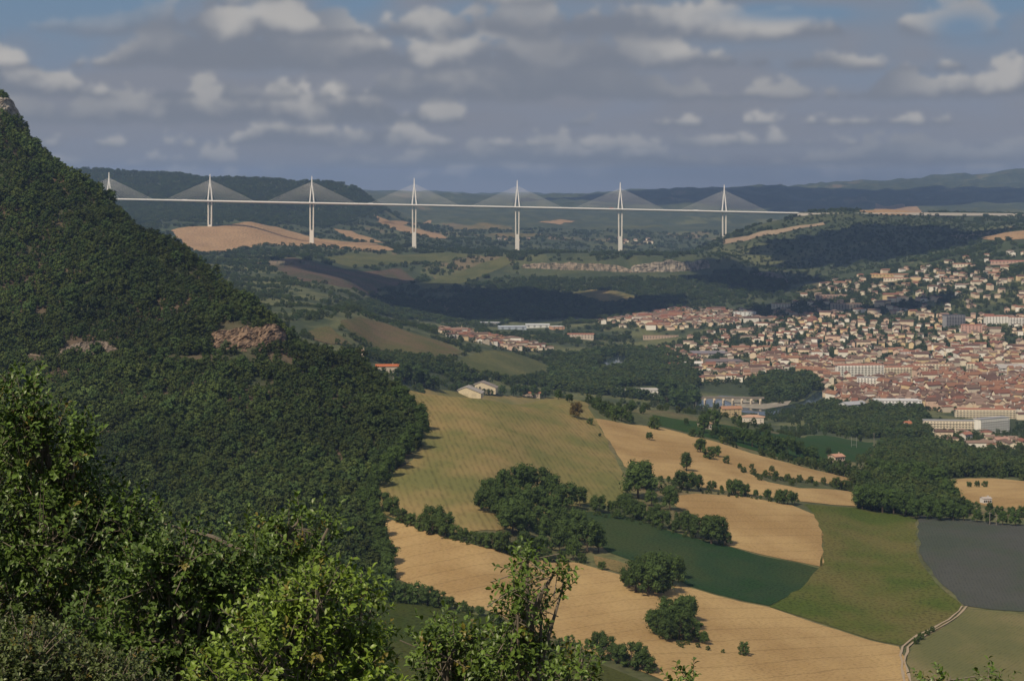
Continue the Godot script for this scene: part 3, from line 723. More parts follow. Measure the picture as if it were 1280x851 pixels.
func build_fields() -> void:
	var crop := rows_picture(2, 0.045, 0.08, 0.74, 1.22, 0, 4)
	var swath := rows_picture(3, 0.006, 0.03, 0.60, 1.32, 17)
	var drill := rows_picture(6, 0.02, 0.06, 0.72, 1.25, 32)
	var rough := rows_picture(4, 0.04, 0.06, 0.5, 1.45)
	var styles := {
		"wheat": [Color(0.42, 0.295, 0.140), Color(0.32, 0.215, 0.098), crop, 70.0, 0.9],
		"hay": [Color(0.255, 0.195, 0.085), Color(0.150, 0.150, 0.055), swath, 62.0, 0.0],
		"alfalfa": [Color(0.024, 0.055, 0.023), Color(0.046, 0.066, 0.026), rough, 60.0, 0.3],
		"meadow": [Color(0.072, 0.100, 0.020), Color(0.130, 0.120, 0.042), rough, 80.0, 0.2],
		"lavender": [Color(0.076, 0.079, 0.072), Color(0.062, 0.074, 0.056), drill, 58.0, 0.15],
		"stubble": [Color(0.190, 0.165, 0.082), Color(0.125, 0.128, 0.055), drill, 60.0, 0.5],
		"dark": [Color(0.040, 0.058, 0.015), Color(0.062, 0.070, 0.022), rough, 60.0, 0.4],
		"green": [Color(0.030, 0.070, 0.019), Color(0.038, 0.068, 0.021), rough, 60.0, 0.0],
		"dry": [Color(0.22, 0.165, 0.075), Color(0.11, 0.112, 0.045), rough, 60.0, 0.0],
		"oldmeadow": [Color(0.105, 0.105, 0.040), Color(0.150, 0.112, 0.060), rough, 130.0, 0.0],
		"lightmeadow": [Color(0.130, 0.130, 0.052), Color(0.085, 0.098, 0.038), rough, 150.0, 0.0],
		"tan": [Color(0.40, 0.265, 0.145), Color(0.34, 0.22, 0.118), rough, 300.0, 0.0],
		"brown": [Color(0.125, 0.085, 0.062), Color(0.075, 0.075, 0.040), rough, 250.0, 0.0],
		"pale": [Color(0.36, 0.28, 0.19), Color(0.30, 0.22, 0.15), rough, 120.0, 0.0],
	}
	var made := {}
	for k in FIELDS.size():
		var f: Array = FIELDS[k]
		var s: Array = styles[f[2]]
		if not made.has(f[2]):
			var m := material(Color.WHITE, 0.95, true, s[2])
			m.uv1_scale = Vector3.ONE / s[3]
			m.metallic_specular = 0.15
			made[f[2]] = m
		var a: Color = s[0]
		var b: Color = s[1]
		var turn: float = s[4]
		var tint := func(x: float, d: float) -> Color:
			var w := clampf(0.5 + 1.1 * noise.get_noise_2d(x * 2.0 + 70, d * 1.4) + 0.7 * fine.get_noise_2d(x * 1.5, d), 0, 1)
			return a.lerp(b, w)
		var across := func(x: float, d: float) -> Vector2:
			return Vector2(x * cos(turn) - d * sin(turn), x * sin(turn) + d * cos(turn))
		if f[2] == "hay":
			across = func(x: float, d: float) -> Vector2:
				var u := x + 0.00022 * (d - 1180.0) * (d - 1180.0) * signf(d - 1180.0) * 0.5 + 0.10 * (d - 1100.0)
				return Vector2(u, d + 0.4 * x)
		drape(f[0], poly(f[3]), 0.25 if f[3][1] < 2500 else 0.8, made[f[2]], f[1], tint, across)

# ---------------------------------------------------------------- trees
var leaf_dark: StandardMaterial3D
var bark: StandardMaterial3D
var crowns := []
var trunks := []
var wood_trees := []

# a crown one metre high and about one wide: lumps of foliage, each a rough body wrapped in small leaf sprays
func crown_shape(seed_: int, lumps: int, sprays: int, leaf: float, wide: float, low: float, taper: float) -> ArrayMesh:
	var r := RandomNumberGenerator.new()
	r.seed = seed_
	var centres := []
	for k in lumps:
		var u := (k + 0.5) / lumps
		var y := lerpf(low + 0.14, 0.86, pow(u, 0.85))
		var mid := 1.0 - pow(absf(y - 0.5) * 1.7, 2.0)
		var reach := wide * 0.36 * sqrt(maxf(mid, 0.05)) * lerpf(1.0, 1.0 - taper, clampf((y - 0.3) / 0.6, 0, 1))
		var a := k * 2.4 + r.randf_range(-0.5, 0.5)
		var q := sqrt(r.randf_range(0.25, 1.0))
		var size := r.randf_range(0.095, 0.20) * lerpf(1.0, 1.0 - taper * 0.6, clampf((y - 0.3) / 0.6, 0, 1))
		centres.append([Vector3(cos(a) * reach * q, y, sin(a) * reach * q), size])
	var st := start()
	for c in centres:
		var at: Vector3 = c[0]
		var ring := []
		for i in 5:
			var row := []
			for j in 7:
				var th := PI * i / 4.0
				var ph := TAU * j / 7.0 + i * 0.4
				row.append(at + Vector3(sin(th) * cos(ph), cos(th) * 0.85, sin(th) * sin(ph)) * c[1] * r.randf_range(0.5, 0.84))
			ring.append(row)
		for i in 4:
			for j in 7:
				var n := (j + 1) % 7
				quad(st, ring[i][j], ring[i][n], ring[i + 1][n], ring[i + 1][j])
	var made := 0
	var tries := 0
	while made < sprays and tries < sprays * 4:
		tries += 1
		var c: Array = centres[r.randi() % lumps]
		var dir := Vector3(r.randfn(), r.randfn() + 0.25, r.randfn()).normalized()
		var p: Vector3 = c[0] + dir * Vector3(1, 0.85, 1) * c[1] * r.randf_range(0.74, 1.28)
		var buried := false
		for o in centres:
			if o != c and p.distance_to(o[0]) < o[1] * 0.78:
				buried = true
				break
		if buried: continue
		made += 1
		var n := (dir + Vector3(r.randfn(), r.randfn() + 0.3, r.randfn()) * 0.45).normalized()
		var u := n.cross(Vector3(r.randfn(), r.randfn(), r.randfn())).normalized()
		var v := n.cross(u)
		var s := leaf * r.randf_range(0.6, 1.35)
		quad(st, p - u * s, p + v * s * 0.55 - n * s * 0.2, p + u * s, p - v * s * 0.55 - n * s * 0.2)
	return done(st)

func trunk_shape(seed_: int, low: float) -> ArrayMesh:
	var r := RandomNumberGenerator.new()
	r.seed = seed_
	var st := start()
	var bend := Vector3(r.randf_range(-0.03, 0.03), 0, r.randf_range(-0.03, 0.03))
	tube(st, [Vector3(0, -0.06, 0), Vector3(0, low * 0.6, 0) + bend * 0.5, Vector3(0, 0.42, 0) + bend, Vector3(0, 0.72, 0) + bend * 1.6], [0.035, 0.027, 0.018, 0.006], 6)
	for k in 4:
		var a := k * 1.7 + r.randf()
		var y := low + 0.05 + 0.07 * k
		tube(st, [Vector3(0, y, 0) + bend * 0.7, Vector3(cos(a) * 0.14, y + 0.13, sin(a) * 0.14), Vector3(cos(a) * 0.27, y + 0.22, sin(a) * 0.27)], [0.014, 0.009, 0.004], 5)
	return done(st)

func make_tree_kinds() -> void:
	leaf_dark = material(Color.WHITE, 0.7, true)
	leaf_dark.albedo_color = lin(0.046, 0.073, 0.0205)
	leaf_dark.backlight_enabled = true
	leaf_dark.backlight = Color(0.10, 0.13, 0.03)
	leaf_dark.metallic_specular = 0.25
	bark = material(lin(0.085, 0.065, 0.048), 0.95)
	# broad oak, tall ash, round bush, narrow poplar
	for k in 4:
		crowns.append([crown_shape(100 + k, 26, 1300, 0.030, 1.0, 0.10, 0.15), crown_shape(120 + k, 24, 1200, 0.028, 0.8, 0.12, 0.35), crown_shape(140 + k, 20, 900, 0.038, 1.05, -0.08, 0.1), crown_shape(160 + k, 22, 1000, 0.024, 0.42, 0.06, 0.4)])
		trunks.append([trunk_shape(10 + k, 0.16), trunk_shape(20 + k, 0.18), trunk_shape(30 + k, 0.05), trunk_shape(40 + k, 0.1)])
	for k in 5:
		wood_trees.append(crown_shape(200 + k, 11, 330, 0.062, 1.0, -0.06, 0.15 + 0.08 * k))

func tree(called: String, x: float, d: float, height: float, wide: float, kind: int, tone: Color, label: String, category: String, group: String) -> Node3D:
	var o := thing(called, on(x, d, -0.03 * height), rng.randf() * TAU)
	tag(o, label, category, group)
	var v := rng.randi() % 4
	o.scale = Vector3(wide, height, wide)
	var key := "%d_%d_%d" % [int(tone.r * 40), int(tone.g * 40), int(tone.b * 40)]
	if not tones.has(key):
		var m: StandardMaterial3D = leaf_dark.duplicate()
		m.albedo_color = Color(0.050 * tone.r, 0.077 * tone.g, 0.0215 * tone.b).linear_to_srgb()
		tones[key] = m
	piece("trunk", trunks[v][kind], bark, o)
	piece("crown", crowns[v][kind], tones[key], o)
	return o

var tones := {}

const MOUNTAIN_WOOD := [-69.3, 846.6, -54.5, 853.1, -55.4, 878.5, -62.1, 912.9, -70.7, 964.9, -75.9, 1012.8, -75.8, 1076.1, -65.9, 1118.4, -58, 1181.1, -57.3, 1226.6, -68.2, 1281.7, -75.2, 1360, -91.7, 1400, -120.4, 1400, -148, 1390, -173.2, 1410, -201.9, 1450, -238, 1490, -277.5, 1540, -319, 1590, -364.9, 1650, -397.6, 1680, -428.4, 1715, -457.3, 1745, -507.4, 1770, -645.1, 1770, -233.3, 640, -52.4, 640]
const BARE := [
	[18, 5501, 135, 5488, 266, 5423, 396, 5372, 552, 5395, 574, 5561, 503, 5579, 366, 5592, 232, 5664, 118, 5747, 19, 5802],
	[-368.4, 1285.2, -284.7, 1287.4, -231.5, 1285, -179.4, 1288.6, -142.7, 1300, -144.7, 1318.2, -182.1, 1308.2, -235.8, 1308.5, -289.3, 1308.3, -374.9, 1307.9],
	[-202.5, 1315.5, -205.5, 1341.5, -204.3, 1355.8, -197.7, 1360.2, -185.4, 1351.4, -170.4, 1342.3, -159.1, 1339.6, -154.4, 1327.3, -182.5, 1311],
	[-303.3, 1290.4, -308.7, 1332.1, -301.3, 1342.7, -289.7, 1339.8, -276.9, 1331.2, -264.4, 1317.8, -265.3, 1295.5],
	[-347.8, 1287, -339.2, 1315, -324.8, 1313.2, -311.4, 1288.8],
	[-459.9, 1604.5, -425.2, 1622.3, -421.4, 1659.7, -411.4, 1649.8, -409.4, 1649.8, -417.3, 1659.7, -430.7, 1669.7, -440.2, 1679.7, -481.5, 1679.7],
	[147, 3416, 169, 3694, 210, 3805, 225, 3657, 203, 3495],
	[311.5, 2870.9, 354, 3029, 383.7, 2928.4, 441.5, 2994.8, 480, 3151, 499, 3124, 466.5, 2982, 411.7, 2872.4, 354.8, 2795.3, 323.3, 2770.3],
	[-71, 4308, 0, 4665, 97, 4732, 128, 4587, 88, 4314, 0, 4154],
	[154.2, 2852.5, 224.3, 2913.2, 241, 3070, 161, 2977.7],
	[278.3, 2955.3, 370, 3011, 391, 3180, 298, 3159],
]
const WOODS := [
	["strip_scrub", "low scrub growing on the grassy strip between the two upper wheat strips", 0.55, [159.8, 1383.5, 174.6, 1397.8, 192, 1399.6, 213.2, 1407, 236.1, 1423.6, 251.3, 1440.5, 242.9, 1399, 222.1, 1390.4, 202.5, 1373.8, 178.7, 1363.4, 165.2, 1367.7], 0.38],
	["hedge_scrub", "low brambly hedge between the hay field and the long wheat field", 0.8, [-73.1, 1002.6, -56.9, 991.9, -37.7, 970, -15.4, 941, 3.9, 942.3, 23.7, 965.1, 40.4, 966, 39.9, 956.4, 19.5, 953.7, 0, 927.8, -19.1, 934.3, -39.3, 959.7, -60.6, 987.3, -72.6, 995.7], 0.36],
	["hedge_scrub", "low scrub along the bank above the rounded wheat field", 0.6, [78.8, 1266, 97.5, 1253.5, 117.9, 1251.6, 145, 1264.8, 171.2, 1266.8, 186.3, 1263.6, 183.9, 1247.5, 164.1, 1252.3, 137.2, 1241.3, 110.4, 1225.6, 92.2, 1197.2, 79.4, 1212.2], 0.34],
	["hedge_scrub", "low scrub under the row of trees above the alfalfa", 0.7, [47.7, 1108.3, 68.4, 1113.3, 85.7, 1101.6, 102.3, 1086, 116.2, 1070.8, 112.2, 1054.2, 96.1, 1066.6, 79.6, 1079.3, 62.7, 1094.4, 44.7, 1091.9], 0.36],
	["hedge_scrub", "low hedge along the top of the dark meadow", 0.75, [-53.2, 843.3, -37.4, 831.2, -20, 814.2, 0, 801.7, 19.5, 791.7, 33, 768.3, 31.8, 760.7, 16.1, 785, -3.2, 788.9, -23.1, 805.4, -40.3, 820.8, -54.4, 830.6], 0.34],
	["hedge_scrub", "rough scrub skirting the islanded thicket in the long wheat field", 0.6, [57.7, 819.5, 65.9, 804.5, 75.9, 806.1, 84.4, 807.9, 86.9, 801.1, 78.4, 797.7, 68.2, 793.5, 59.4, 796.9], 0.3],
	["riverside_wood", "dense riverside wood along the river bend", 0.93, [56.9, 2896.1, 67, 3260, 97, 3577, 156, 3799, 242, 3933, 308, 3860, 320, 3553, 313, 3293, 286, 3008, 244.5, 2843.6, 184.2, 2811.3, 116.3, 2839.9], 1.5],
	["park_wood", "tall dark park trees on the river bank beside the arched bridge", 0.95, [378, 3094, 413, 3275, 460, 3353, 498, 3329, 511, 3200, 474, 3016, 419, 3007, 384, 3023], 1.7],
	["bank_wood", "dense wood on the river bank below the white apartment blocks", 0.9, [417.6, 2832.8, 465, 2911.3, 525.4, 2916.2, 588.7, 2818.6, 562.9, 2643.7, 491.9, 2287.9, 437, 2319.7, 376.6, 2242.8, 402.4, 2641.9], 1.35],
	["poplar_wood", "tall mixed wood behind the meadow and lavender field", 0.95, [225.9, 1282.7, 262.7, 1471.3, 327.7, 1747.2, 407, 2151.4, 477.3, 2220.4, 468.5, 1939, 452.4, 1699.6, 485.1, 1645.3, 460, 1560, 388.1, 1606.5, 348.3, 1580.8, 328.9, 1510, 297, 1295.3, 289.4, 1250.9, 265.4, 1270.8, 250.1, 1299.7], 1.4],
	["gully_wood", "trees in the gully behind the barn and red roofed farmhouse", 0.75, [-195.3, 2384.1, -165, 2518.7, -124.7, 2538.3, -75.6, 2637.5, -23, 2810, 59.9, 2927.9, 65, 3185, 0, 2904.6, -50.7, 2816.4, -92.9, 2834.3, -131.9, 2684, -182.1, 2616.3], 1.1],
	["ridge_wood", "dark woods on the middle ridge under the viaduct", 0.92, [-314, 3570, -286, 4115, -216, 4405, -76, 4640, 39, 4716, 156, 4772, 278, 4849, 444, 4928, 596, 5022, 738, 5222, 771, 5376, 723, 5515, 583, 5479, 440, 5374, 267, 5436, 113, 5501, 0, 5443, -166, 5065, -320, 4887], 1],
	["hillside_wood", "woods on the hill where the viaduct lands", 0.5, [625, 6227, 746, 6279, 838, 6293, 967, 6560, 1181, 6554, 1521, 6633, 1516, 5697, 1298, 5418, 1141, 5309, 1002, 5317, 876, 5351, 777, 5272, 744, 5591], 0.65],
	["plateau_wood", "dark forest on the flat topped hill behind the viaduct", 0.85, [-1982, 8798, -1596, 8857, -1230, 8833, -867, 8826, -715, 8729, -885, 12706, -557, 8610, -637, 7778, -727, 7397, -901, 7336, -1064, 6874, -1227, 6811, -326.9, 1535.4], 1.2],
]

func fill_mass(called: String, label: String, spots: Array, tints: Array) -> void:
	if spots.is_empty(): return
	var root := Node3D.new()
	root.name = numbered(called)
	add_child(root)
	tag(root, label, "", "", "stuff")
	for k in wood_trees.size():
		var mine := []
		for i in range(k, spots.size(), wood_trees.size()): mine.append(i)
		if mine.is_empty(): continue
		var mm := MultiMesh.new()
		mm.transform_format = MultiMesh.TRANSFORM_3D
		mm.use_colors = true
		mm.mesh = wood_trees[k]
		mm.instance_count = mine.size()
		for i in mine.size():
			mm.set_instance_transform(i, spots[mine[i]])
			mm.set_instance_color(i, tints[mine[i]])
		var mi := MultiMeshInstance3D.new()
		mi.name = "trees"
		mi.multimesh = mm
		mi.material_override = leaf_dark
		root.add_child(mi, true)

func leaf_tone() -> Color:
	var b := rng.randf_range(0.72, 1.28)
	var y := rng.randf_range(-0.06, 0.22)
	if rng.randf() < 0.06: b *= 1.35
	return Color(b * (1.0 + y), b, b * (1.0 - y * 0.6))

var bare_polys := []
var field_polys := []

func is_open(x: float, d: float) -> bool:
	for p in bare_polys:
		if p[1].has_point(Vector2(x, d)) and Geometry2D.is_point_in_polygon(Vector2(x, d), p[0]): return true
	return false

func bounds(p: PackedVector2Array) -> Rect2:
	var r := Rect2(p[0], Vector2.ZERO)
	for q in p: r = r.expand(q)
	return r

func build_woods() -> void:
	for b in BARE:
		var p := poly(b)
		bare_polys.append([p, bounds(p)])
	for f in FIELDS:
		var p := poly(f[3])
		bare_polys.append([p, bounds(p)])
	# the wooded mountainside
	var spots := []
	var tints := []
	var wood := poly(MOUNTAIN_WOOD)
	var box_ := bounds(wood)
	var step := 5.0
	var d := box_.position.y
	while d < box_.end.y:
		var x := box_.position.x
		while x < box_.end.x:
			var px := x + rng.randf_range(-2.0, 2.0)
			var pd := d + rng.randf_range(-2.0, 2.0)
			x += step
			if hidden(px, pd) > 14.0 or not inside(wood, px, pd) or is_open(px, pd): continue
			if fine.get_noise_2d(px * 2.0, pd * 2.0) < -0.42: continue
			var h := lerpf(4.6, 11.5, pow(rng.randf(), 1.6)) * (1.0 + 0.35 * noise.get_noise_2d(px * 3.0, pd * 3.0))
			if rng.randf() < 0.03: h *= 1.35
			var w := h * rng.randf_range(0.85, 1.2)
			spots.append(Transform3D(Basis(Vector3.UP, rng.randf() * TAU).scaled_local(Vector3(w, h, w)), on(px, pd, -0.4)))
			var t := leaf_tone()
			var patch := 1.0 + 0.6 * noise.get_noise_2d(px * 1.6 + 50, pd * 1.2)
			tints.append(Color(t.r * patch, t.g * patch, t.b * patch))
		d += step
	print("mountain trees ", spots.size())
	fill_mass("mountain_forest", "dense dark green oak forest covering the steep mountainside", spots, tints)
	# woods and hedges of the valley, thinner with distance
	var masses := []
	for w in WOODS: masses.append([[], []])
	var loose := [[], []]
	var polys := []
	for w in WOODS:
		var p := poly(w[3])
		polys.append([p, bounds(p)])
	var dd := 690.0
	while dd < 9300.0:
		var s := 6.2 + (dd - 1450.0) * (0.0021 if dd > 1450.0 else 0.0042)
		var half := dd * 0.285
		var x := -half
		while x < half:
			var px := x + rng.randf_range(-0.5, 0.5) * s
			var pd := dd + rng.randf_range(-0.5, 0.5) * s
			x += s
			if hidden(px, pd) > 10.0: continue
			var v := Vector2(px, pd)
			var which := -1
			for k in polys.size():
				if polys[k][1].has_point(v) and Geometry2D.is_point_in_polygon(v, polys[k][0]):
					which = k
					break
			if which < 0 and (pd < 1450.0 or is_open(px, pd)): continue
			if which >= 0 and WOODS[which][4] > 0.6 and is_open(px, pd): continue
			var taken: bool = town_cells.has(Vector2i(int(px / 9.0), int(pd / 9.0)))
			if taken: continue
			var chance := 0.0
			if which >= 0:
				chance = WOODS[which][2]
			else:
				var n := noise.get_noise_2d(px * 1.3 + 40, pd * 1.3) + 0.7 * fine.get_noise_2d(px * 0.7, pd * 0.7)
				chance = clampf((0.06 if pd < 4600.0 else 0.13) + n * 1.6, 0.03, 0.9)
				if in_town(v): chance = 0.44
				if pd > 6700: chance *= 0.7
			if rng.randf() > chance: continue
			var bigger: float = (0.85 if pd < 4600.0 else 1.0) if which < 0 else WOODS[which][4]
			var h := rng.randf_range(5.5, 10.5) * bigger * (1.0 + maxf(pd - 1450.0, 0.0) * 0.00006)
			var w := h * rng.randf_range(0.8, 1.25) * clampf(s / 7.5, 0.9, 1.7)
			var list: Array = loose if which < 0 else masses[which]
			list[0].append(Transform3D(Basis(Vector3.UP, rng.randf() * TAU).scaled_local(Vector3(w, h, w)), on(px, pd, -0.5)))
			list[1].append(leaf_tone())
		dd += s
	for k in WOODS.size():
		print(WOODS[k][0], " ", masses[k][0].size())
		fill_mass(WOODS[k][0], WOODS[k][1], masses[k][0], masses[k][1])
	print("loose ", loose[0].size())
	fill_mass("valley_trees", "scattered trees and hedges over the valley slopes and between the houses", loose[0], loose[1])

var town_cells := {}
var town_polys := []

func in_town(v: Vector2) -> bool:
	for p in town_polys:
		if p[1].has_point(v) and Geometry2D.is_point_in_polygon(v, p[0]): return true
	return false


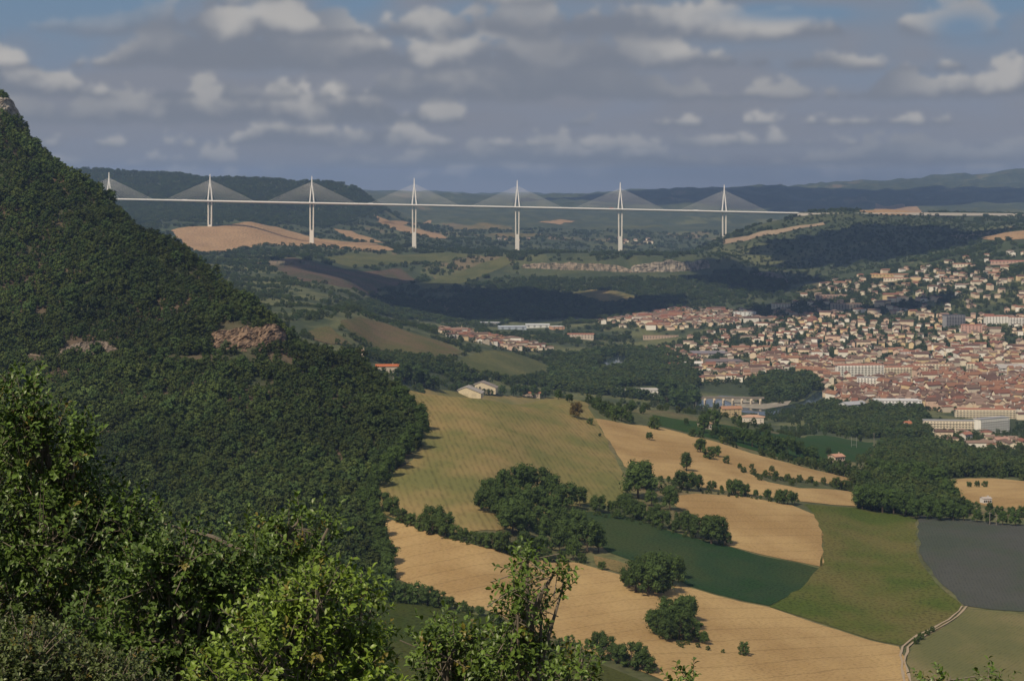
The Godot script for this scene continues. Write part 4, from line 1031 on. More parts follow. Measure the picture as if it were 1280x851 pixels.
const FIELD_TREES := [
	["oak_tree", "# ~ oak from the forest on the hay field side of the large thicket", "oaks of the large thicket", [0, 1, 0], [1, 1.04, 0.94], [-11.9, 1034.1, 16.1, -4.4, 1068.6, 17.5, 4.5, 1098, 18.9, 13.7, 1114.6, 19.2, 22.8, 1113, 18.2]],
	["oak_tree", "# ~ oak from the forest in the heart of the large thicket", "oaks of the large thicket", [0, 1, 0], [1, 1.04, 0.94], [-15, 1014.8, 12.5, -7.5, 1012.7, 16.6, -2.5, 1001.2, 14.8, 2.1, 1025.8, 18.5, 6.2, 1010.5, 16.6, 12.1, 1055, 18.1, 21.5, 1051.2, 17.2]],
	["oak_tree", "# ~ oak from the forest on the alfalfa side of the large thicket", "oaks of the large thicket", [0, 1, 0], [1, 1.04, 0.94], [24.2, 984.2, 14.5, 25.3, 1028.4, 16, 30.7, 1103.9, 16.3, 29.7, 1007.5, 14.9, 30.2, 969.1, 11.9, 34.8, 1035.7, 15.3, 38.6, 992.6, 18.7, 44, 995.1, 14.7]],
	["oak_tree", "# ~ oak from the forest on the wheat side of the large thicket", "oaks of the large thicket", [0, 1, 0], [1, 1.04, 0.94], [0, 980.9, 16.1, 5.9, 953.5, 11.7, 8.1, 991.2, 14.6, 14.2, 963.3, 11, 16.3, 992.7, 15.4]],
	["small_tree", "# small tree from the large thicket at the foot of the hay field", "trees at the foot of the hay field", [0, 1], [1, 1, 0.9], [39, 1120.9, 12.4, 46.7, 1117.3, 7.3, 49.5, 1109.6, 10.9, 56.9, 1112.3, 8.2, 61.2, 1132.9, 4.6]],
	["hedge_bush", "# hedge bush from the forest between hay field and long wheat", "hedge bushes under the hay field", [2, 0], [1.12, 1.12, 1], [-67.2, 1013.2, 11.6, -61.6, 1002.7, 10.7, -55.9, 988.4, 8.1, -50.6, 981.1, 7.2, -44.5, 970.5, 9.5, -39, 963.2, 15.8, -36.5, 969.9, 11.9, -32.9, 955.7, 13.3, -28.1, 951.8, 7.8, -23.3, 948.1, 7, -18.5, 941, 6.9, -13.8, 934.5, 7.7, -9.2, 932.5, 9.2, -4.6, 931.7, 11.4, 0.8, 934.4, 8.4, 7.7, 941.6, 7.7, 17.2, 955.9, 7, 24.4, 961.9, 6.3, 34.8, 965.7, 5.5, 43.7, 952, 4.7]],
	["row_tree", "# tree counted from the hay field in the row above the alfalfa", "trees of the row beside the upper wheat", [1, 0, 1], [1.06, 1.09, 1], [59.3, 1096.8, 6.3, 64.2, 1120.1, 11.9, 68, 1138.1, 9.3, 68.2, 1103.3, 12.7, 76.1, 1175.6, 24.1, 72.7, 1102.1, 11.7, 82.2, 1209.4, 19.8, 82.3, 1155.7, 10.4, 78.8, 1092.9, 11.6, 83.8, 1124.5, 8.3, 84, 1085.7, 11.6, 93.5, 1153.7, 16.1, 90.7, 1080, 8, 93.9, 1092.4, 10.7, 99.3, 1111.8, 9.1, 98.4, 1082.5, 12.4, 103.7, 1073.5, 14.1, 108.7, 1062.2, 17.4, 113.8, 1068.8, 16.6, 117.1, 1067.1, 7.9]],
	["hedgerow_tree", "# dark tree from the hay field in the hedgerow above rounded wheat", "trees above the rounded wheat field", [0, 1], [1, 1.04, 1], [95.5, 1254.3, 4.1, 100.6, 1253.9, 5.1, 106.3, 1235.9, 13.2, 118.6, 1328.5, 14.1, 112.7, 1239.9, 13.2, 119.6, 1253.4, 10.3, 128.7, 1257, 7.2, 135.3, 1260.9, 4.6, 141.3, 1254.6, 11.3, 145.5, 1255.8, 11.3, 151.3, 1264.9, 8.3, 158.1, 1265.6, 5.2, 165.6, 1263.9, 7.2, 171.5, 1250.5, 10.2, 177, 1253.2, 10.3, 183.2, 1263.4, 8.3]],
	["wheat_bush", "# lone bush from the hay field in the upper wheat", "lone bushes in the upper wheat field", [2, 0], [1.12, 1.12, 1], [58.3, 1453.1, 5.4, 63.4, 1407.7, 2.9, 80.7, 1538.7, 11.3, 86.5, 1541.6, 12.6, 93.4, 1562.1, 9, 103.1, 1463.6, 6.6, 113, 1550.7, 11.4, 139.8, 1446.2, 11.8, 143.1, 1420.6, 9.9, 151.1, 1441, 8.9, 155.1, 1413.2, 6.4, 163, 1396.4, 4.6]],
	["rusty_tree", "reddish brown leafed tree at the corner of the hay field", "", [0], [2.3, 1.1, 1.3], [48, 1463.9, 13.2]],
	["scrub_bush", "# scrub bush from the hay field between the two wheat strips", "scrub on the strip between the wheat", [2], [1.1, 1.05, 0.9], [164.1, 1382, 4.5, 173.6, 1412.9, 4.1, 170.6, 1379.6, 5.1, 171.9, 1353.8, 4.4, 179.2, 1380.2, 5.7, 189.1, 1420.5, 4.7, 187, 1383.6, 6.2, 195.5, 1384, 5.7, 195.4, 1363.5, 3.9, 204.9, 1389.8, 5.7, 214.5, 1400.3, 5.2, 215.5, 1384.7, 4, 224.8, 1407.8, 5.8, 232.9, 1400.7, 9.2, 239.3, 1404.6, 8.1, 245.5, 1420.5, 7]],
	["thicket_tree", "# ~ tree from the forest in the round thicket between long wheat and alfalfa", "trees of the round thicket", [0, 1, 2], [1, 1.06, 0.97], [54.7, 914.5, 10.5, 57.4, 904.7, 16.3, 62.4, 940.6, 12.3, 62.8, 902, 17, 68, 932.8, 16.8, 69.2, 913.5, 18, 76.5, 933.6, 16.1, 81.3, 954.1, 10.9]],
	["island_tree", "# ~ tree from the forest in the thicket islanded in the wheat", "trees of the islanded thicket", [0, 2, 1], [1.04, 1.09, 0.97], [60.1, 824.1, 8.8, 61.4, 810.8, 12, 63.1, 802.1, 9.9, 67.5, 823.7, 15.5, 69.6, 809.4, 13.3, 73.8, 838.3, 15.1, 77.3, 858.3, 12, 75.5, 815.4, 10, 79.9, 812.6, 6]],
	["lone_bush", "lone small dark bush in the long wheat field below the islanded thicket", "", [2], [1, 1.06, 1], [95.2, 801.2, 6.2]],
	["meadow_bush", "# bush from the forest side between long wheat and dark meadow", "bushes above the dark meadow", [2, 0], [1.06, 1.09, 1], [23.3, 789, 4.8, 26.3, 783.6, 3.2, 30.5, 783.7, 4.5, 34.5, 779.8, 8.9, 37.7, 767.3, 10.1, 41.8, 761.5, 8.1, 46.4, 755.1, 11.1, 50.2, 752.5, 10.5, 52.8, 750.1, 6.8]],
	["edge_bush", "# bush from the forest in the belt above the dark meadow", "bushes below the forest edge", [0, 2], [1, 1.06, 1], [-55.7, 840.2, 11.7, -50.5, 833.4, 10.2, -45.4, 827.7, 9.5, -40.6, 825.3, 9.5, -35.6, 820.6, 9.4, -30.8, 817.7, 8, -26, 813.6, 6, -19.9, 811.4, 4.7, -13.2, 804.2, 4.6, -6.5, 798.1, 4.6, 0, 799.1, 4.3, 6.6, 801.4, 4.3, 13.1, 799.2, 3.9, 19.5, 791.7, 3.2]],
	["hillside_tree", "# dark tree from the villa slope between wheat and sports field", "trees between the wheat and the sports field", [0, 1, 2], [0.94, 1, 0.94], [101.4, 1651, 8.1, 111.2, 1655.2, 8.1, 224.5, 2811.3, 39.1, 236.4, 2775.9, 34.1, 145.1, 1625.8, 6.7, 143.3, 1548.5, 7.6, 266.5, 2854.5, 28.1, 156.9, 1596.1, 17, 172.7, 1673.8, 15.1, 163.5, 1571.7, 10.9, 170.9, 1575.1, 12.3, 178.5, 1579.7, 12.3, 188.1, 1584.1, 14.3, 194.4, 1577.4, 15.5, 214.7, 1701.9, 7, 203.3, 1576, 12.9, 221.5, 1690.6, 9.7, 213.1, 1576.9, 15.5, 224.2, 1586.9, 16.9, 235.6, 1597.9, 15.7, 245.7, 1599.9, 13.1, 248.2, 1562.1, 9, 278.7, 1718.5, 8.4, 271.2, 1584.2, 10.4]],
	["barn_tree", "# dark tree from the farmhouse along the crest with the barns", "trees around the barn and farmhouse", [0, 1], [0.89, 0.94, 0.89], [-137.1, 2357.7, 19.3, -131.7, 2382.3, 25.4, -119.4, 2389.2, 27.4, -108.1, 2399.5, 25.5, -97, 2418.3, 19.8, -21.9, 2669.8, 10.9, -13, 2652.1, 15.2, 2.2, 2678.1, 15.4, 16.6, 2699.7, 17.7, 31.2, 2719.3, 20, 47.1, 2737.6, 17.9, 37.7, 1587.3, 9.1, 45.8, 1553.7, 7.6]],
	["track_bush", "# bush up the bend of the farm track", "bushes by the farm track", [2], [0.95, 1, 0.85], [184, 877.8, 3.6, 179.4, 865.8, 3.5, 189.5, 889.9, 2.9, 193.5, 898.2, 2.9]],
	["wood_edge_tree", "# front tree from the meadow along the mixed wood edge", "front trees of the mixed wood", [0, 1, 0], [1, 1.09, 0.94], [234.7, 1308.7, 18.2, 258.7, 1429.5, 17.6, 240.9, 1307.2, 20.3, 289.3, 1556, 19.1, 247, 1300, 21.3, 291.9, 1516.6, 21.1, 252.4, 1289.6, 19, 295, 1476.2, 21.8, 256.7, 1273.9, 17.7, 260.2, 1258.4, 14.4, 305, 1460.4, 23.9, 267.4, 1255.7, 16.5, 307.3, 1416.1, 22, 273.2, 1244.9, 15.3, 301.7, 1349.4, 18.8, 281, 1243.3, 13.2, 287.5, 1242.8, 11.2, 294.3, 1234.7, 9.1, 300.5, 1227.2, 9, 306.7, 1220, 10, 313.8, 1216.5, 11]],
	["wheat_tree", "# tree from the wood in the hedge of the small wheat field", "trees by the small wheat field", [2, 0], [1, 1.06, 0.94], [298.5, 1285.6, 10.5, 347.3, 1482.8, 4.9, 303.1, 1280.4, 8.4, 353.3, 1482.2, 5.5, 359.2, 1481.5, 5.5, 314.4, 1283.8, 7.4, 316.3, 1266.1, 7.3, 322.9, 1261.6, 7.2, 328.5, 1257.4, 8.2]],
	["forest_edge_tree", "# large oak from the farmhouse along the forest edge", "oaks along the forest edge", [0, 1], [1, 1.06, 0.89], [-74.8, 1304.2, 16, -67, 1278.2, 17.8, -60.5, 1251.2, 18.4, -56.4, 1218.3, 18, -59, 1180.1, 16.4, -62.9, 1146.1, 16, -66.7, 1116.1, 14.6, -69.9, 1093.7, 15.2, -72.8, 1070.6, 14, -74.4, 1044.7, 13.7, -73.8, 1012.9, 14.1, -70.2, 985.5, 13.7, -66.7, 958.3, 14.1, -62.4, 928.7, 13.7, -59.2, 903.6, 13.3, -56.1, 878.6, 13, -58, 853.2, 11.9]],
]

func build_field_trees() -> void:
	for g in FIELD_TREES:
		var list: Array = g[5]
		var tallest := 0.0
		for i in range(2, list.size(), 3): tallest = maxf(tallest, list[i])
		for i in range(0, list.size(), 3):
			var kind: int = g[3][(i / 3) % g[3].size()]
			var h: float = list[i + 2]
			var w := h * (0.95 if kind != 3 else 1.0) * rng.randf_range(0.95, 1.22)
			var b := rng.randf_range(0.8, 1.2)
			var tone := Color(b * g[4][0], b * g[4][1], b * g[4][2])
			tree(g[0], list[i], list[i + 1], h, w, kind, tone, tree_label(g[1], i / 3, kind, h, tallest), "bush" if g[0].contains("bush") else "tree", g[2])


const COUNT := ["first", "second", "third", "fourth", "fifth", "sixth", "seventh", "eighth", "ninth", "tenth", "eleventh", "twelfth", "thirteenth", "fourteenth", "fifteenth", "sixteenth", "seventeenth", "eighteenth", "nineteenth", "twentieth", "twenty-first", "twenty-second", "twenty-third", "twenty-fourth", "twenty-fifth"]

# "#" in a label counts along a row from the thing it names, "~" tells trees of a thicket apart by their build
func tree_label(label: String, at: int, kind: int, h: float, tallest: float) -> String:
	var build: String = ["broad", "narrow", "low", "slim"][kind]
	if h >= tallest - 0.01: build = "tallest"
	elif h < tallest * 0.75: build = "small " + build
	return label.replace("#", COUNT[mini(at, 24)]).replace("~", build)

# ---------------------------------------------------------------- river
const RIVERS := [
	["river", "slow grey river bend between the woods", 371.5, [152, 3441, 172, 3678, 210, 3805, 227, 3698, 203, 3495, 174, 3396], "water"],
	["river", "pale river reach between the arched bridge and the park trees", 370.3, [277.7, 2974.2, 327, 3067, 373, 3053, 371.7, 2927.8, 399.7, 2913.8, 447.1, 2991.5, 489, 3125, 502, 3112, 465.7, 2946.5, 419.2, 2843.6, 366.3, 2795.6, 336.8, 2836.2, 316.2, 2913.9, 272.1, 2889.3], "water"],
	["gravel_bank", "pale gravel bank beside the river below the arched bridge", 369.3, [327, 3013, 364, 3062, 372.3, 2980.7, 388, 2960.7, 430, 3001, 415.5, 2940.8, 372.1, 2884.4, 344.6, 2901.6], "gravel"],
]

func level_water(p: PackedVector2Array, level: float) -> void:
	var grown := Geometry2D.offset_polygon(p, 14.0)
	var b := bounds(grown[0])
	for i in range(int(row_of(b.position.y)), int(row_of(b.end.y)) + 2):
		for j in range(COLS_OUT, COLS_OUT + COLS_IN):
			if Geometry2D.is_point_in_polygon(Vector2(TB[j] * DB[i], DB[i]), grown[0]): HT[i * NC + j] = level

# ---------------------------------------------------------------- rocks
const CLIFFS := [
	["summit_crag", "pale limestone crag on the top of the wooded mountain", [-465, 1622, -447.8, 1632.1, -429.8, 1639.8, -425.5, 1649.3, -421.4, 1659.7, -413.5, 1649.8], 15, 10, 3.5, [0.4, 0.36, 0.3], [0.2, 0.18, 0.15], 1.3],
	["rock_cutting", "reddish broken rock cutting above the mountain road", [-208.6, 1319.6, -199.6, 1317.6, -191.5, 1317.1, -183.4, 1316.9, -175.4, 1317.8, -167.8, 1321.5, -160.4, 1327.7, -156.6, 1337], 21, 22, 3.2, [0.25, 0.175, 0.12], [0.085, 0.062, 0.047], 0.9],
	["rock_cutting", "grey slabby rock cutting beside the mountain road", [-305.1, 1298.2, -298.8, 1302.8, -291.7, 1306.8, -284.3, 1309.9, -277.4, 1315.4, -267.1, 1317.7], 11, 14, 2.2, [0.24, 0.195, 0.155], [0.1, 0.085, 0.07], 0.9],
	["rock_cutting", "low brown rock bank at the foot of the mountain slope", [-344.4, 1294, -336, 1302.4, -326.4, 1306.6, -315.2, 1300.2], 4.5, 8, 1.2, [0.26, 0.2, 0.15], [0.13, 0.1, 0.08], 0.9],
	["cliff_band", "long broken pale cliff band on the ridge under the viaduct", [28, 5668, 92, 5635, 161, 5603, 228, 5566, 284, 5539, 338, 5509], 28, 12, 5, [0.3, 0.24, 0.18], [0.08, 0.08, 0.058], 3.2],
	["cliff_band", "tall white cliff at the nose of the ridge under the viaduct", [334, 5511, 383, 5497, 428, 5495, 472, 5494, 518, 5495, 559, 5506], 38, 12, 6, [0.35, 0.3, 0.24], [0.1, 0.095, 0.078], 3.2],
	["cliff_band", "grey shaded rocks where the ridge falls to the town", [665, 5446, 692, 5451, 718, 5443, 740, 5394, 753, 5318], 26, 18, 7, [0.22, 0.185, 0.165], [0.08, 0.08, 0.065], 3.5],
	["rock_outcrop", "bare rocky outcrop on the low hill before the viaduct", [-627, 4758, -608, 4869, -566, 4846, -542, 4993, -501, 4934], 18, 45, 6, [0.2, 0.155, 0.11], [0.09, 0.09, 0.055], 4],
]

# a rock face: foot and rim lines (x, d), standing proud of the slope, broken into ledges and buttresses
func rock_face(called: String, label: String, foot: PackedVector2Array, rise: float, lean: float, rough: float, m: Material, pale: Color, dark: Color, cell: float, seed_: int) -> void:
	var n := FastNoiseLite.new()
	n.seed = seed_; n.frequency = 1.0 / (cell * 7.0); n.fractal_octaves = 4
	var pts := []
	for i in foot.size() - 1:
		var steps := maxi(1, int(foot[i].distance_to(foot[i + 1]) / cell))
		for k in steps: pts.append(foot[i].lerp(foot[i + 1], float(k) / steps))
	pts.append(foot[foot.size() - 1])
	var rows := maxi(4, int(rise / cell))
	var grid := []
	var tone := []
	for i in pts.size():
		var p: Vector2 = pts[i]
		var end := sin(PI * clampf(float(i) / (pts.size() - 1), 0, 1))
		var tall := rise * lerpf(0.2, 1.0, pow(end, 0.25)) * (0.85 + 0.35 * n.get_noise_2d(p.x * 0.22, 91.0))
		var col := []
		var tc := []
		for r in rows + 1:
			var u := float(r) / rows
			var bulge := n.get_noise_3d(p.x * 0.6, u * rise * 0.9, p.y * 0.6) * rough + n.get_noise_3d(p.x * 3.0, u * rise * 3.5, p.y * 3.0) * rough * 0.5
			var ledge := floorf(u * 4.0 + n.get_noise_2d(p.x * 0.5, p.y)) / 4.0
			var back := lean * lerpf(u, ledge, 0.5) - bulge
			if r == rows: back = lean + rough * 2.5
			var q := Vector2(p.x + n.get_noise_2d(p.x * 3.0, u * 50.0) * cell, p.y + back)
			var y := ground(p.x, p.y) - 1.5 + u * tall if r < rows else ground(q.x, q.y) - 1.0
			col.append(Vector3(q.x, y, -q.y))
			tc.append(pale.lerp(dark, clampf(0.45 + 1.3 * n.get_noise_2d(p.x * 2.2, u * rise * 0.7 + 33.0), 0, 1)))
		grid.append(col)
		tone.append(tc)
	var st := start()
	for i in pts.size() - 1:
		for r in rows:
			for v in [[i, r], [i, r + 1], [i + 1, r + 1], [i, r], [i + 1, r + 1], [i + 1, r]]:
				st.set_color(tone[i][r])
				st.add_vertex(grid[v[0]][v[1]])
	var o := piece(called, done(st), m, self)
	tag(o, label, "rock")

func build_rocks() -> void:
	for r in RIVERS:
		if r[4] == "water":
			var w := material(lin(0.035, 0.05, 0.055), 0.08)
			w.metallic_specular = 0.5
			drape(r[0], poly(r[3]), 0.35, w, r[1], plain_tint, plain_uv)
		else:
			var g := material(Color.WHITE, 0.95, true)
			drape(r[0], poly(r[3]), 0.7, g, r[1], func(x: float, d: float) -> Color: return Color(0.30, 0.27, 0.215) * (0.9 + 0.4 * fine.get_noise_2d(x * 4.0, d * 4.0)), plain_uv)
	var m := material(Color.WHITE, 0.95, true, speckle(41, 0.7, 1.25, 0.03, 256))
	m.uv1_triplanar = true
	m.uv1_world_triplanar = true
	m.uv1_scale = Vector3.ONE / 25.0
	var s := 50
	for c in CLIFFS:
		s += 1
		rock_face(c[0], c[1], poly(c[2]), c[3], c[4], c[5], m, Color(c[6][0], c[6][1], c[6][2]), Color(c[7][0], c[7][1], c[7][2]), c[8], s)

# ---------------------------------------------------------------- buildings
var wall_gable: ArrayMesh
var roof_gable: ArrayMesh
var wall_plain: ArrayMesh
var roof_hip: ArrayMesh
var roof_flat: ArrayMesh
var chimney: ArrayMesh
var pane: ArrayMesh
var glass: StandardMaterial3D
var paints := {}

func paint(c: Color, rough := 0.85) -> StandardMaterial3D:
	var key := "%s%.2f" % [c.to_html(), rough]
	if not paints.has(key):
		var m := material(c.linear_to_srgb(), rough, false, grime)
		m.uv1_triplanar = true
		m.uv1_world_triplanar = true
		m.uv1_scale = Vector3.ONE / 14.0
		paints[key] = m
	return paints[key]

var grime: NoiseTexture2D

# unit shapes: foot of the house at y 0, eaves at y 1, one wide and one deep
func house_shapes() -> void:
	grime = speckle(61, 0.82, 1.12, 0.03, 256)
	var g := 0.27
	var st := start()
	var h := 0.5
	quad(st, Vector3(-h, -0.6, h), Vector3(-h, 1, h), Vector3(h, 1, h), Vector3(h, -0.6, h))
	quad(st, Vector3(h, -0.6, -h), Vector3(h, 1, -h), Vector3(-h, 1, -h), Vector3(-h, -0.6, -h))
	for s in [-1, 1]:
		var x: float = s * h
		var a := Vector3(x, -0.6, -h); var b := Vector3(x, 1, -h); var t := Vector3(x, 1 + g, 0); var c := Vector3(x, 1, h); var e := Vector3(x, -0.6, h)
		if s < 0:
			quad(st, a, b, c, e); tri(st, b, t, c)
		else:
			quad(st, e, c, b, a); tri(st, c, t, b)
	wall_gable = done(st)
	st = start()
	var o := 0.06
	for s in [-1, 1]:
		var eave := Vector3(0, 1 - o * g * 2.0 + 0.03, s * (h + o)); var ridge := Vector3(0, 1 + g + 0.03, 0)
		var lo := -h - o; var hi := h + o
		var up := Vector3(0, 0.05, 0)
		var a := Vector3(lo, eave.y, eave.z); var b := Vector3(hi, eave.y, eave.z); var c := Vector3(hi, ridge.y, 0); var e := Vector3(lo, ridge.y, 0)
		if s > 0:
			quad(st, a + up, e + up, c + up, b + up); quad(st, a, b, c, e); quad(st, a, a + up, b + up, b)
			quad(st, b, b + up, c + up, c); quad(st, e, e + up, a + up, a)
		else:
			quad(st, b + up, c + up, e + up, a + up); quad(st, b, a, e, c); quad(st, b, b + up, a + up, a)
			quad(st, c, c + up, b + up, b); quad(st, a, a + up, e + up, e)
	roof_gable = done(st)
	st = start()
	box(st, Vector3(-h, -0.6, -h), Vector3(h, 1, h))
	wall_plain = done(st)
	st = start()
	var r := h + 0.06
	var A := Vector3(-r, 1, r); var B := Vector3(r, 1, r); var C := Vector3(r, 1, -r); var D := Vector3(-r, 1, -r)
	var E := Vector3(-0.2, 1.27, 0); var F := Vector3(0.2, 1.27, 0)
	quad(st, A, E, F, B); quad(st, C, F, E, D); tri(st, B, F, C); tri(st, D, E, A); quad(st, A, B, C, D)
	roof_hip = done(st)
	st = start()
	box(st, Vector3(-h - 0.01, 1.0, -h - 0.02), Vector3(h + 0.01, 1.04, h + 0.02))
	roof_flat = done(st)
	st = start()
	box(st, Vector3(-0.5, 0, -0.5), Vector3(0.5, 1, 0.5))
	box(st, Vector3(-0.6, 1, -0.6), Vector3(0.6, 1.12, 0.6))
	chimney = done(st)
	st = start()
	box(st, Vector3(-0.5, -0.5, -0.06), Vector3(0.5, 0.5, 0.06))
	pane = done(st)
	glass = material(lin(0.03, 0.035, 0.04), 0.25)

func claim(x: float, d: float, reach: float) -> void:
	var n := int(reach / 9.0)
	for i in range(-n, n + 1):
		for j in range(-n, n + 1):
			town_cells[Vector2i(int(x / 9.0) + i, int(d / 9.0) + j)] = true

# a larger building: walls, roof, and on the sides towards the valley a window in each bay of each storey
func block(called: String, label: String, x: float, d: float, wide: float, deep: float, storeys: int, turn: float, wall: Color, roof: Color, top: String, bays: int, band := false) -> Node3D:
	var high := storeys * 3.0 + 0.6
	var o := thing(called, on(x, d), turn)
	tag(o, label, "building")
	claim(x, d, maxf(wide, deep) * 0.5)
	var hipped := top == "hip"
	var size := Vector3(wide, high, deep)
	var gable := top == "gable"
	var w := piece("wall", wall_gable if gable else wall_plain, paint(wall), o, Vector3.ZERO, Vector3(wide, high, deep) if not gable else Vector3(wide, high, deep))
	if gable: w.mesh = low_gable(minf(0.16 * deep / high, 0.5), true)
	piece("roof", low_gable(minf(0.16 * deep / high, 0.5), false) if gable else (low_hip(minf(0.16 * deep / high, 0.5)) if hipped else roof_flat), paint(roof), o, Vector3.ZERO, size)
	for s in storeys:
		var y := 1.7 + 3.0 * s
		for b in bays:
			var bx := wide * ((b + 0.5) / bays - 0.5)
			piece("window", pane, glass, o, Vector3(bx, y, deep * 0.5), Vector3(wide / bays * (0.5 if band else 0.34), 1.25, 0.5))
		var side_bays := maxi(1, int(deep / 5.0))
		for b in side_bays:
			var bz := deep * ((b + 0.5) / side_bays - 0.5)
			piece("window", pane, glass, o, Vector3(-wide * 0.5, y, bz), Vector3(0.5, 1.2, deep / side_bays * 0.25))
			piece("window", pane, glass, o, Vector3(wide * 0.5, y, bz), Vector3(0.5, 1.2, deep / side_bays * 0.25))
		if band:
			var st := start()
			box(st, Vector3(-wide * 0.49, y - 1.35, deep * 0.5), Vector3(wide * 0.49, y - 0.55, deep * 0.5 + 1.1))
			piece("balcony", done(st), paint(wall * 1.05), o)
	return o

func low_gable(g: float, wall: bool) -> ArrayMesh:
	var st := start()
	var h := 0.5
	if wall:
		box(st, Vector3(-h, -0.4, -h), Vector3(h, 1, h))
		tri(st, Vector3(-h, 1, -h), Vector3(-h, 1 + g, 0), Vector3(-h, 1, h)); tri(st, Vector3(h, 1, h), Vector3(h, 1 + g, 0), Vector3(h, 1, -h))
	else:
		var e := 0.03
		for s in [-1, 1]:
			var a := Vector3(-h - e, 1.01 - e * g, s * (h + e)); var b := Vector3(h + e, 1.01 - e * g, s * (h + e)); var c := Vector3(h + e, 1.01 + g, 0); var f := Vector3(-h - e, 1.01 + g, 0)
			if s > 0: quad(st, a, f, c, b); quad(st, a - Vector3(0, 0.03, 0), b - Vector3(0, 0.03, 0), b, a)
			else: quad(st, b, c, f, a); quad(st, b - Vector3(0, 0.03, 0), a - Vector3(0, 0.03, 0), a, b)
	return done(st)

func low_hip(g: float) -> ArrayMesh:
	var st := start()
	var r := 0.52
	var A := Vector3(-r, 1, r); var B := Vector3(r, 1, r); var C := Vector3(r, 1, -r); var D := Vector3(-r, 1, -r)
	var E := Vector3(-0.4, 1 + g, 0); var F := Vector3(0.4, 1 + g, 0)
	quad(st, A, E, F, B); quad(st, C, F, E, D); tri(st, B, F, C); tri(st, D, E, A); quad(st, A, B, C, D)
	return done(st)

